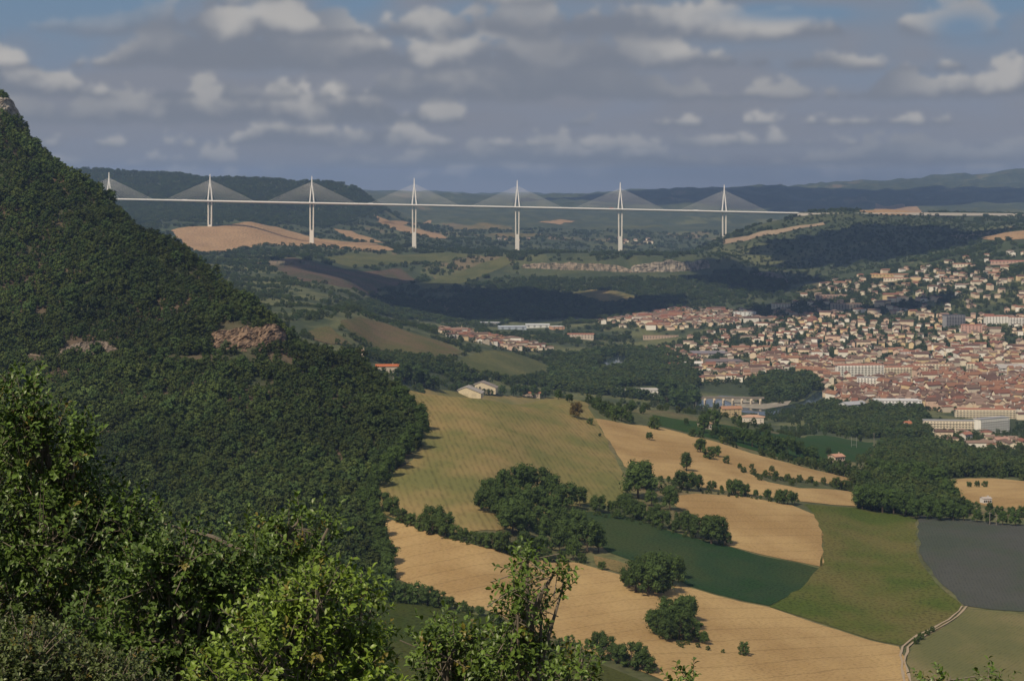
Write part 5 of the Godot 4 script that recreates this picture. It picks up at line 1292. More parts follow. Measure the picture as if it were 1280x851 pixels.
const BLOCKS := [
	["apartment_block", "long cream apartment slab with dark window bands beside the wood", 553.7, 2476.5, 62.9, 12, 5, -0.1, [0.78, 0.7, 0.56], [0.3, 0.3, 0.31], "flat", 16, true],
	["apartment_block", "stepped white apartment slab turned away from the cream slab", 619.2, 2520.3, 51.6, 13, 6, 0.55, [0.84, 0.82, 0.77], [0.3, 0.3, 0.31], "flat", 12, true],
	["apartment_block", "long cream apartment slab with red roof behind the stepped slab", 663.6, 2737.4, 83.0, 11, 4, -0.04, [0.78, 0.7, 0.56], [0.32, 0.15, 0.1], "hip", 18, true],
	["apartment_block", "tall white apartment block with red roof above the old town roofs", 592.0, 3323.1, 81.6, 14, 8, 0.12, [0.84, 0.82, 0.77], [0.32, 0.15, 0.1], "hip", 14, true],
	["apartment_block", "white balconied block below the tall white apartment block", 578.8, 3169.2, 36.3, 14, 6, -0.2, [0.84, 0.82, 0.77], [0.3, 0.3, 0.31], "flat", 7, true],
	["apartment_block", "long pale terrace block beside the tall white apartment block", 679.2, 3371.1, 77.3, 12, 5, 0.08, [0.78, 0.7, 0.56], [0.32, 0.15, 0.1], "hip", 14, true],
	["clinic", "wide white flat roofed building with long window bands in the old town", 560.8, 2841.3, 67.5, 26, 4, -0.06, [0.78, 0.78, 0.78], [0.6, 0.6, 0.6], "flat", 14, true],
	["hall", "pale hall with grey metal roof beside the wide white building", 490.8, 2813.4, 34.6, 22, 3, 0.5, [0.7, 0.72, 0.74], [0.36, 0.37, 0.4], "gable", 4, false],
	["apartment_block", "square pinkish white block with red hipped roof on the mid slope", 747.8, 3666.9, 36.0, 14, 5, 0.05, [0.66, 0.58, 0.55], [0.32, 0.15, 0.1], "hip", 6, false],
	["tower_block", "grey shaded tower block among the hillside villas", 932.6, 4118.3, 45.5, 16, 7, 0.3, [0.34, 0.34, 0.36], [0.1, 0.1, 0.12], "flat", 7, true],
	["apartment_block", "rose coloured apartment house with red roof below the grey tower", 941.9, 4000.2, 42.6, 13, 5, -0.2, [0.56, 0.36, 0.3], [0.32, 0.15, 0.1], "hip", 6, false],
	["apartment_block", "white apartment house with red roof beside the grey tower", 1017.6, 4094.0, 53.6, 13, 5, 0.1, [0.84, 0.82, 0.77], [0.32, 0.15, 0.1], "hip", 8, false],
	["apartment_block", "tall white block at the end of the hillside row", 1050.9, 4041.4, 43.0, 14, 6, 0, [0.84, 0.82, 0.77], [0.32, 0.15, 0.1], "flat", 7, true],
	["sports_hall", "large white sports hall with low grey roof above the old town", 872.2, 3402.2, 55.7, 34, 4, 0.15, [0.74, 0.73, 0.7], [0.4, 0.38, 0.36], "gable", 5, false],
	["apartment_block", "cream apartment house with balconies beside the sports hall", 835.2, 3468.8, 54.0, 12, 4, -0.05, [0.78, 0.7, 0.56], [0.32, 0.15, 0.1], "hip", 9, true],
	["apartment_block", "row of cream flats among dark trees above the old town", 743.7, 3459.1, 70.8, 11, 4, 0, [0.78, 0.7, 0.56], [0.32, 0.15, 0.1], "flat", 12, true],
	["school", "white school building with tall dark openings on the ridge estate", 543.9, 4564.0, 52.3, 16, 4, 0, [0.76, 0.78, 0.78], [0.5, 0.45, 0.42], "flat", 5, false],
	["factory", "grey factory hall with wide flat roof by the river", 377.8, 3720.3, 70.1, 60, 2, 0.05, [0.5, 0.48, 0.46], [0.22, 0.2, 0.22], "flat", 8, false],
	["factory", "low dark roofed factory hall in front of the grey hall", 386.0, 3556.6, 64.1, 50, 2, 0.05, [0.42, 0.38, 0.34], [0.18, 0.15, 0.15], "flat", 8, false],
	["warehouse", "small white warehouse in front of the factory halls", 324.3, 3519.6, 37.5, 22, 2, -0.1, [0.84, 0.82, 0.77], [0.6, 0.58, 0.55], "gable", 4, false],
	["warehouse", "long white warehouse with grey roof in front of the riverside wood", 187.4, 2877.9, 61.3, 16, 2, 0.03, [0.7, 0.69, 0.66], [0.42, 0.4, 0.38], "gable", 12, false],
	["school", "beige school with red roof on the wooded slope", 665.2, 4777.4, 58.7, 14, 3, 0.1, [0.78, 0.7, 0.56], [0.32, 0.15, 0.1], "flat", 8, false],
	["hospital", "long brown grey hospital wing on the hillside", 791.1, 4829.4, 79.1, 18, 3, 0.08, [0.42, 0.34, 0.28], [0.4, 0.24, 0.18], "flat", 10, true],
	["hospital", "lower beige hospital wing on the hillside", 783.7, 4578.5, 71.2, 18, 4, 0.08, [0.5, 0.44, 0.36], [0.4, 0.24, 0.18], "flat", 10, true],
	["terrace_row", "long yellow terrace row with orange roofs on the upper slope", 988.3, 5059.7, 111.9, 11, 2, -0.05, [0.62, 0.46, 0.24], [0.4, 0.2, 0.1], "gable", 12, false],
	["terrace_row", "cream terrace row below the yellow terrace on the upper slope", 970.4, 4936.9, 60.6, 10, 2, -0.05, [0.78, 0.7, 0.56], [0.32, 0.15, 0.1], "gable", 8, false],
	["terrace_row", "long rose terrace row at the top edge of the town", 1219.9, 4789.3, 90.2, 11, 2, -0.03, [0.58, 0.4, 0.32], [0.4, 0.17, 0.13], "gable", 10, false],
	["terrace_row", "pale terrace at the top edge of the town beside the rose row", 1138.8, 4913.4, 56.3, 11, 2, 0, [0.78, 0.7, 0.56], [0.32, 0.15, 0.1], "gable", 7, false],
	["slate_hall", "dark slate roofed long building in the old town", 643.2, 3141.5, 43.7, 12, 3, 0.1, [0.44, 0.4, 0.34], [0.1, 0.1, 0.12], "gable", 8, false],
	["slate_hall", "second dark slate roofed building behind the old town roofs", 699.6, 3235.5, 31.8, 12, 3, 0.1, [0.44, 0.4, 0.34], [0.1, 0.1, 0.12], "gable", 6, false],
	["shed", "white industrial shed on the shaded valley floor", 57.8, 4414.2, 54.2, 40, 2, 0, [0.68, 0.7, 0.7], [0.6, 0.62, 0.62], "flat", 4, false],
	["shed", "pale blue industrial shed on the shaded valley floor", 0.0, 4352.3, 60.6, 40, 2, 0.1, [0.42, 0.48, 0.55], [0.45, 0.5, 0.56], "flat", 4, false],
	["shed", "grey industrial shed at the foot of the dark ridge", -52.4, 4566.8, 48.6, 30, 2, -0.1, [0.5, 0.5, 0.5], [0.4, 0.42, 0.45], "flat", 4, false],
	["shed", "orange and white shop building at the edge of the industrial sheds", 99.6, 4342.8, 28.5, 24, 2, 0.3, [0.6, 0.36, 0.24], [0.62, 0.58, 0.55], "flat", 3, false],
	["long_house", "long pink house with red roof beside the riverside wood", 143.4, 4072.4, 53.4, 12, 3, -0.05, [0.56, 0.48, 0.4], [0.32, 0.15, 0.1], "gable", 8, false],
	["retaining_wall_building", "long low arcaded wall building below the ridge estate", 315.4, 4140.8, 74.6, 8, 2, 0, [0.46, 0.36, 0.28], [0.4, 0.24, 0.18], "flat", 12, false],
]

func build_big_buildings() -> void:
	house_shapes()
	for b in BLOCKS:
		block(b[0], b[1], b[2], b[3], b[4], b[5], b[6], b[7], Color(b[8][0], b[8][1], b[8][2]), Color(b[9][0], b[9][1], b[9][2]), b[10], b[11], b[12])

# districts of houses: outline, spacing, turn, size of house, share of plots built on, name of the place
const DISTRICTS := [
	[[480, 2930.2, 550, 3184, 631, 3279, 720, 3383, 913, 3431, 1001, 3442, 785, 2699.9, 712.5, 2676.9, 703.8, 2763.2, 624.1, 2822.2, 541.4, 2813.2, 486.5, 2828.5], 13.5, 0.35, 11.5, 0.92, 7, 14, "in the old town"],
	[[320, 3198, 372, 3431, 477, 3637, 633, 3771, 731, 3799, 1006, 3779, 1099, 3779, 994, 3420, 720, 3383, 547, 3183, 485.4, 2978, 510, 3226, 499, 3382, 422, 3326, 391, 3226], 18, 0.1, 12, 0.8, 7, 11, "in the middle town"],
	[[387, 3688, 484, 3939, 548, 4185, 648, 4396, 733, 4587, 748, 4348, 935, 4229, 1121, 4210, 1221, 4200, 1093, 3759, 731, 3799, 477, 3637], 22, -0.2, 12, 0.7, 6, 9, "on the villa slope"],
	[[729, 4943, 853, 5206, 960, 5211, 1057, 5163, 1165, 5080, 1296, 4871, 1409, 4847, 1221, 4200, 1121, 4210, 935, 4229, 748, 4348, 733, 4587], 27, 0.15, 13, 0.52, 6, 9, "on the upper town slope"],
	[[190, 4465, 265, 4615, 377, 4842, 476, 4840, 568, 4687, 563, 4434, 452, 4242, 350, 4270, 247, 4316], 17, 0.1, 12, 0.9, 6, 9, "on the ridge estate"],
	[[-154, 4097, -59, 3617, 15, 3721, 81, 3811, 63, 3674, -14, 3480, -68, 3342, -120, 3334], 15, 0.2, 13, 0.8, 5.5, 7.5, "in the valley hamlet"],
	[[243, 3861, 346, 4028, 422, 3960, 465, 3783, 371, 3431, 320, 3198, 295, 3427, 266, 3612], 22, 0, 14, 0.6, 5, 8, "by the riverside factories"],
	[[352, 4090, 449, 4221, 557, 4391, 548, 4185, 484, 3939, 422, 3960], 24, 0, 13, 0.5, 5, 7, "below the school"],
	[[563, 4434, 683, 4838, 729, 4943, 733, 4587, 648, 4396, 548, 4185], 24, 0.3, 13, 0.55, 5, 7, "beside the school"],
	[[506.1, 2354, 580.6, 2531.7, 608, 2394.9, 679.2, 2336, 629.5, 2165.3, 548.5, 2092.7, 496.8, 2166.2], 22, 0.1, 12, 0.5, 5, 7, "before the apartment slabs"],
	[[324, 8323, 458, 8612, 609, 8643, 616, 8457, 477, 8313], 42, 0.1, 17, 0.6, 6, 9, "behind the viaduct"],
	[[-131, 8000, 0, 8363, 95, 8322, 0, 8032], 44, 0.1, 17, 0.45, 6, 9, "behind the viaduct"],
]
const WALLS := [[0.80, 0.71, 0.56, "cream"], [0.72, 0.59, 0.44, "tan"], [0.83, 0.79, 0.71, "whitewashed"], [0.66, 0.48, 0.37, "pinkish"], [0.54, 0.47, 0.38, "grey stone"], [0.68, 0.53, 0.32, "ochre"]]
const ROOFS := [[0.22, 0.102, 0.070, "red"], [0.26, 0.138, 0.088, "orange"], [0.16, 0.108, 0.082, "brown"], [0.235, 0.165, 0.130, "pale pink"], [0.125, 0.075, 0.058, "dark red"]]

func build_town() -> void:
	var plots_ := []
	for k in DISTRICTS.size():
		var D: Array = DISTRICTS[k]
		var p := poly(D[0])
		var b := bounds(p)
		town_polys.append([p, b])
		var mid := b.get_center()
		var reach := b.size.length() * 0.5
		var step: float = D[1]
		var turn: float = D[2]
		var v := -reach
		while v < reach:
			var u := -reach
			while u < reach:
				var jit := step * 0.22
				var bend := 0.35 * noise.get_noise_2d(mid.x + u * 0.8, mid.y + v * 0.8)
				var q := mid + Vector2(u + rng.randf_range(-jit, jit), v * (1.5 if step < 15.0 else 1.8) + rng.randf_range(-jit, jit) * 1.6).rotated(turn + bend)
				u += step
				if not Geometry2D.is_point_in_polygon(q, p): continue
				if rng.randf() > D[4] + 0.6 * noise.get_noise_2d(q.x * 2.5, q.y * 2.5): continue
				if is_wet(q.x, q.y) or hidden(q.x, q.y) > 7.0 or town_cells.has(Vector2i(int(q.x / 9.0), int(q.y / 9.0))): continue
				var wide: float = D[3] * rng.randf_range(0.75, 1.45)
				var deep: float = D[3] * rng.randf_range(0.65, 0.95)
				var high: float = rng.randf_range(D[5], D[6])
				if rng.randf() < 0.16:
					wide *= 2.0
					high *= 1.25
				plots_.append([q.x, q.y, wide, high, deep, turn + bend + (PI / 2 if rng.randf() < 0.4 else 0.0) + rng.randf_range(-0.15, 0.15), k, wide * high / (q.y * q.y)])
			v += step
	for h in plots_: claim(h[0], h[1], h[2] * 0.3)
	plots_.sort_custom(func(a, b): return a[7] > b[7])
	print("houses ", plots_.size())
	var rest := []
	for i in plots_.size():
		var h: Array = plots_[i]
		var w: Array = WALLS[[0, 1, 2, 0, 2, 3, 1, 4, 5][rng.randi() % 9]]
		var r: Array = ROOFS[rng.randi() % 5]
		var hip := rng.randf() < 0.3
		if i >= 300:
			rest.append([h, w, r, hip])
			continue
		var o := thing("house", on(h[0], h[1]), h[5])
		var stack := rng.randf() < 0.6
		var storeys: String = ["one", "two", "three", "four", "five"][clampi(int(h[3] / 3.0) - 1, 0, 4)]
		tag(o, "%s%s-storey %s house with %s%s roof%s %s" % ["long " if h[2] > 18.0 else ("narrow " if h[2] < 9.5 else ""), storeys, w[3], "hipped " if hip else "", r[3], " and chimney" if stack else "", DISTRICTS[h[6]][7]], "house", "houses " + DISTRICTS[h[6]][7])
		var s := Vector3(h[2], h[3], h[4])
		var b := rng.randf_range(0.9, 1.1)
		piece("wall", wall_plain if hip else wall_gable, paint(Color(w[0], w[1], w[2])), o, Vector3.ZERO, s)
		piece("roof", roof_hip if hip else roof_gable, paint(Color(r[0], r[1], r[2])), o, Vector3.ZERO, s)
		if stack:
			piece("chimney", chimney, paint(Color(w[0], w[1], w[2]) * 0.9), o, Vector3(h[2] * rng.randf_range(-0.3, 0.3), h[3] * 1.15, h[4] * 0.12), Vector3(0.9, h[3] * 0.35, 0.9))
		for wx in [-0.26, 0.24]:
			for wy in [0.28, 0.72]:
				piece("window", pane, glass, o, Vector3(h[2] * wx, h[3] * wy, h[4] * 0.5), Vector3(0.9, 1.2, 0.4))
				piece("window", pane, glass, o, Vector3(h[2] * 0.5, h[3] * wy, h[4] * wx), Vector3(0.4, 1.2, 0.9))
	var root := Node3D.new()
	root.name = "distant_houses"
	add_child(root)
	tag(root, "mass of small far houses with red roofs filling the town slopes", "", "", "stuff")
	for kind in 2:
		var mine := rest.filter(func(e): return e[3] == (kind == 1))
		for part in 2:
			var mm := MultiMesh.new()
			mm.transform_format = MultiMesh.TRANSFORM_3D
			mm.use_colors = true
			mm.mesh = ([wall_gable, roof_gable] if kind == 0 else [wall_plain, roof_hip])[part]
			mm.instance_count = mine.size()
			for i in mine.size():
				var h: Array = mine[i][0]
				mm.set_instance_transform(i, Transform3D(Basis(Vector3.UP, h[5]).scaled_local(Vector3(h[2], h[3], h[4])), on(h[0], h[1])))
				var c: Array = mine[i][1 + part]
				mm.set_instance_color(i, Color(c[0], c[1], c[2]))
			var mi := MultiMeshInstance3D.new()
			mi.name = ["walls", "roofs"][part]
			mi.multimesh = mm
			mi.material_override = material(Color.WHITE, 0.85, true)
			root.add_child(mi, true)

func is_wet(x: float, d: float) -> bool:
	for r in RIVERS:
		if Geometry2D.is_point_in_polygon(Vector2(x, d), poly(r[3])): return true
	return false

# ---------------------------------------------------------------- farm buildings in the fields
const FARMS := [
	["barn", "large cream barn with grey roof and three doors on the field crest", -57.5, 2509.5, 39.1, 28, 4.7, -0.12, [0.66, 0.57, 0.4], [0.36, 0.33, 0.3], "barn"],
	["barn", "higher second barn with brown grey roof behind the cream barn", -39.9, 2631.1, 38.8, 24, 6.0, -0.12, [0.66, 0.57, 0.42], [0.27, 0.23, 0.2], "barn"],
	["farmhouse", "farmhouse with bright orange red roof beside the forest", -154.4, 2417.6, 26.7, 10, 7.9, 0.1, [0.52, 0.46, 0.38], [0.42, 0.13, 0.05], "gable"],
	["stone_shed", "grey stone shed below the orange roofed farmhouse", -139.7, 2368.4, 9.7, 8, 7.8, 0.1, [0.42, 0.4, 0.36], [0.34, 0.3, 0.26], "gable"],
	["pump_house", "small pale square building peeping over the forest crest", -185.5, 2422.0, 6.0, 5, 8.9, 0, [0.55, 0.47, 0.38], [0.3, 0.18, 0.14], "hip"],
	["villa", "large white villa with pale pink hipped roof above the sports field", 331.0, 2685.7, 30.8, 14, 11.0, -0.12, [0.6, 0.54, 0.46], [0.46, 0.29, 0.2], "hip"],
	["farmhouse", "yellowish farmhouse beside the large white villa", 311.8, 2778.8, 27.3, 12, 11.4, 0.2, [0.54, 0.42, 0.24], [0.36, 0.2, 0.12], "gable"],
	["cottage", "small cottage with tan roof among trees below the villa", 160.8, 1629.3, 9.3, 9, 4.0, 0.3, [0.52, 0.46, 0.38], [0.4, 0.26, 0.17], "gable"],
	["cottage", "pink roofed cottage beside the sports field goal posts", 273.3, 1643.7, 10.1, 10, 6.1, 0.5, [0.56, 0.44, 0.36], [0.46, 0.26, 0.18], "gable"],
	["hut", "small white hut in the trees by the small wheat field", 326.4, 1344.3, 6.1, 6, 3.3, 0.2, [0.66, 0.66, 0.66], [0.4, 0.36, 0.33], "gable"],
	["cottage", "low red roofed cottage on the crest beside the barns", 26.7, 2721.0, 24.5, 9, 5.6, 0, [0.46, 0.38, 0.3], [0.34, 0.15, 0.09], "gable"],
	["cottage", "small house with red gable in the wood before the apartments", 499.8, 2465.9, 9.1, 8, 10.1, 0.4, [0.54, 0.44, 0.36], [0.4, 0.16, 0.09], "gable"],
	["cottage", "white cottage with dark red roof before the cream apartment slab", 536.2, 2305.4, 13.2, 9, 8.5, 0.7, [0.64, 0.6, 0.54], [0.34, 0.16, 0.11], "gable"],
	["cottage", "pale pink house beside the railway line", 557.6, 2225.1, 16.4, 10, 8.2, 0.3, [0.58, 0.46, 0.4], [0.4, 0.24, 0.19], "gable"],
]

func build_farms() -> void:
	for f in FARMS:
		var o := thing(f[0], on(f[2], f[3]), f[7])
		tag(o, f[1], "building")
		var wall := Color(f[8][0], f[8][1], f[8][2])
		var roof := Color(f[9][0], f[9][1], f[9][2])
		var wide: float = f[4]; var deep: float = f[5]; var high: float = f[6]
		var size := Vector3(wide, high, deep)
		if f[10] == "barn":
			# the gable end looks at the viewer: ridge along z
			var w := piece("wall", low_gable(0.2 * wide / high, true), paint(wall), o, Vector3.ZERO, Vector3(deep, high, wide), PI / 2)
			piece("roof", low_gable(0.2 * wide / high, false), paint(roof, 0.6), o, Vector3.ZERO, Vector3(deep, high, wide), PI / 2)
			for k in 3: piece("door", pane, paint(wall * 0.82), o, Vector3(wide * (0.27 * k - 0.27), high * 0.42, deep * 0.5), Vector3(wide * 0.16, high * 0.84, 0.4))
		else:
			piece("wall", wall_plain if f[10] == "hip" else wall_gable, paint(wall), o, Vector3.ZERO, size)
			piece("roof", roof_hip if f[10] == "hip" else roof_gable, paint(roof), o, Vector3.ZERO, size)
			var floors := maxi(1, int(high / 2.8))
			for s in floors:
				for k in 4:
					piece("window", pane, glass, o, Vector3(wide * (k * 0.24 - 0.36), 1.6 + 2.8 * s, deep * 0.5), Vector3(1.2, 1.4, 0.3))
			piece("door", pane, paint(Color(0.16, 0.09, 0.05)), o, Vector3(wide * 0.12, 1.05, deep * 0.5), Vector3(1.1, 2.1, 0.35))
			piece("chimney", chimney, paint(wall * 0.9), o, Vector3(wide * 0.25, high * 1.15, 0), Vector3(0.9, high * 0.32, 0.9))
			if f[10] == "hip":
				var st := start()
				box(st, Vector3(-wide * 0.5, 2.7, deep * 0.5), Vector3(wide * 0.35, 2.95, deep * 0.5 + 2.2))
				for k in 4: box(st, Vector3(wide * (k * 0.27 - 0.48), -0.5, deep * 0.5 + 1.9), Vector3(wide * (k * 0.27 - 0.48) + 0.3, 2.7, deep * 0.5 + 2.2))
				piece("veranda", done(st), paint(wall), o)

# ---------------------------------------------------------------- arched bridge, tracks, poles, posts, vehicles
const BRIDGE := [279.5, 2967.0, 376.3, 2957.0, 368.8]
const RUTS := [
	["track", "pale wheel rut of the farm track between the long wheat and the stubble field", [223.5, 964.2, 213.6, 939.9, 203.2, 919, 190.7, 895.7, 179.9, 875, 172.6, 856.7, 167, 833.8, 162.2, 806.6, 157.7, 775.1, 152.7, 743], 1.1, 0.45],
]
const POLES := [299.6, 1223.5, 8, 302.8, 1220.0, 7, 412.9, 2225.6, 11]
const POSTS := [352.2, 2009.6]

func build_small_things() -> void:
	var stone := paint(Color(0.26, 0.23, 0.195))
	var a := Vector2(BRIDGE[0], BRIDGE[1]); var b := Vector2(BRIDGE[2], BRIDGE[3])
	var along := (b - a).normalized()
	var length := a.distance_to(b)
	var o := thing("arched_bridge", Vector3(a.x, BRIDGE[4], -a.y), atan2(along.y, along.x))
	tag(o, "old stone road bridge with pale piers over the river below the town", "bridge")
	var spans := 7
	var span := length / spans
	var deck := start()
	var top := 9.0
	box(deck, Vector3(-6, top, -4.5), Vector3(length + 6, top + 1.2, 4.5))
	piece("deck", done(deck), stone, o)
	for side in [-4.6, 4.6]:
		var rail := start()
		box(rail, Vector3(-6, top + 1.2, side - 0.2), Vector3(length + 6, top + 2.2, side + 0.2))
		piece("parapet", done(rail), paint(Color(0.22, 0.20, 0.17)), o)
	for k in spans + 1:
		var pier := start()
		box(pier, Vector3(k * span - 1.6, -8, -4.4), Vector3(k * span + 1.6, top - 0.01, 4.4))
		var tip := Vector3(k * span, 0, 8.0)
		for q in [[Vector3(k * span - 1.9, 0, 4.4), Vector3(k * span + 1.9, 0, 4.4)]]:
			var l: Vector3 = q[0]; var r: Vector3 = q[1]
			var low := Vector3(0, -8, 0); var up := Vector3(0, 6.5, 0)
			quad(pier, l + low, l + up, tip + up, tip + low); quad(pier, tip + low, tip + up, r + up, r + low); tri(pier, l + up, r + up, tip + up)
		piece("pier", done(pier), paint(Color(0.62, 0.54, 0.42)), o)
		if k < spans:
			var arch := start()
			for s in 10:
				var u0 := s / 10.0; var u1 := (s + 1) / 10.0
				var y0 := 5.6 + 2.6 * sqrt(maxf(0.0, 1.0 - pow(2 * u0 - 1, 2))); var y1 := 5.6 + 2.6 * sqrt(maxf(0.0, 1.0 - pow(2 * u1 - 1, 2)))
				var xa := k * span + 1.5 + (span - 3.0) * u0; var xb := k * span + 1.5 + (span - 3.0) * u1
				quad(arch, Vector3(xa, y0, 4.2), Vector3(xa, top, 4.2), Vector3(xb, top, 4.2), Vector3(xb, y1, 4.2))
				quad(arch, Vector3(xb, y1, -4.2), Vector3(xb, top, -4.2), Vector3(xa, top, -4.2), Vector3(xa, y0, -4.2))
				quad(arch, Vector3(xa, y0, -4.2), Vector3(xa, y0, 4.2), Vector3(xb, y1, 4.2), Vector3(xb, y1, -4.2))
			piece("arch", done(arch), stone, o)
	# wheel ruts of the farm track
	var earth := material(lin(0.34, 0.27, 0.19), 0.95)
	for r in RUTS:
		var line := poly(r[2])
		for side in [-1, 1]:
			var left := PackedVector2Array(); var right := PackedVector2Array()
			for i in line.size():
				var dir := (line[mini(i + 1, line.size() - 1)] - line[maxi(i - 1, 0)]).normalized().orthogonal()
				left.append(line[i] + dir * (side * r[3] - r[4]))
				right.append(line[i] + dir * (side * r[3] + r[4]))
			right.reverse()
			left.append_array(right)
			drape("track_rut", left, 0.5, earth, r[1], plain_tint, plain_uv)
	var wood := paint(Color(0.24, 0.21, 0.18))
	for i in range(0, POLES.size(), 3):
		var p := thing("utility_pole", on(POLES[i], POLES[i + 1]))
		tag(p, ["grey utility pole at the head of the lavender field", "grey utility pole in the hedge behind the lavender field", "tall lamp pole beside the sports field", "pole at the road below the wood"][mini(i / 3, 3)], "pole")
		var h: float = POLES[i + 2]
		var st := start()
		tube(st, [Vector3(0, -0.5, 0), Vector3(0, h, 0)], [0.28, 0.2], 8)
		piece("post", done(st), wood, p)
		st = start()
		box(st, Vector3(-1.2, h - 0.9, -0.12), Vector3(1.2, h - 0.65, 0.12))
		piece("crossarm", done(st), wood, p)
	var white := paint(Color(0.5, 0.5, 0.48))
	for i in range(0, POSTS.size(), 2):
		var p := thing("goal_posts", on(POSTS[i], POSTS[i + 1]), 0.25)
		tag(p, "tall white H shaped goal posts on the green sports field", "goal posts")
		for s in [-2.8, 2.8]:
			var st := start()
			tube(st, [Vector3(s, -0.3, 0), Vector3(s, 11.5, 0)], [0.1, 0.08], 8)
			piece("upright", done(st), white, p)
		var st2 := start()
		tube(st2, [Vector3(-2.8, 3.0, 0), Vector3(2.8, 3.0, 0)], [0.08, 0.08], 8)
		piece("crossbar", done(st2), white, p)

# ---------------------------------------------------------------- clouds overhead, whose shadows lie on the ridge, the far hills and parts of the town
const CLOUDS := [
	[-61, 4936, 380, 240, 1700, "flat based cumulus cloud shading the foot of the middle ridge"],
	[-354, 5090, 230, 170, 1700, "small cumulus cloud shading the fallow fields before the viaduct"],
	[637, 5361, 140, 200, 1700, "cumulus cloud shading the falling end of the ridge"],
	[1101, 5911, 300, 330, 1800, "large cumulus cloud shading the hill where the viaduct lands"],
	[635, 4628, 100, 150, 1700, "small cumulus cloud shading the school slope of the town"],
	[897, 4469, 95, 80, 1700, "small cumulus cloud shading the hillside villas"],
	[3169, 14333, 2200, 1300, 3200, "wide cumulus bank shading the far blue hills"],
	[2275, 15429, 1200, 1500, 3000, "cumulus bank shading the distant ridge"],
]

func build_clouds() -> void:
	var vapour := material(lin(0.85, 0.85, 0.86), 1.0)
	var n := FastNoiseLite.new()
	n.seed = 77; n.frequency = 0.9; n.fractal_octaves = 4
	for c in CLOUDS:
		var st := start()
		st.set_smooth_group(0)
		var at: Vector3 = Vector3(c[0], 450.0, -c[1]) + TO_SUN * ((c[4] - 450.0) / TO_SUN.y)
		var rows := 34
		var cols := 90
		var grid := []
		for i in rows + 1:
			var line := []
			for j in cols:
				var th := PI * i / rows
				var ph := TAU * j / cols
				var u := Vector3(sin(th) * cos(ph), cos(th), sin(th) * sin(ph))
				var k := 1.0 + 0.85 * n.get_noise_3d(u.x * 1.6 + c[0] * 0.01, u.y * 1.6, u.z * 1.6 + c[1] * 0.01) + 0.6 * n.get_noise_3d(u.x * 6.0, u.y * 6.0 + c[0], u.z * 6.0)
				var thick: float = minf(c[2], c[3]) * (0.55 if u.y > 0 else 0.12)
				line.append(Vector3(u.x * c[2] * k, u.y * thick * k, u.z * c[3] * k))
			grid.append(line)
		for i in rows:
			for j in cols:
				var w := (j + 1) % cols
				quad(st, grid[i][j], grid[i][w], grid[i + 1][w], grid[i + 1][j])
		var o := piece("cumulus_cloud", done(st), vapour, self, at)
		tag(o, c[5], "cloud")

func plain_tint(_x: float, _d: float) -> Color:
	return Color.WHITE

func plain_uv(x: float, d: float) -> Vector2:
	return Vector2(x, d)

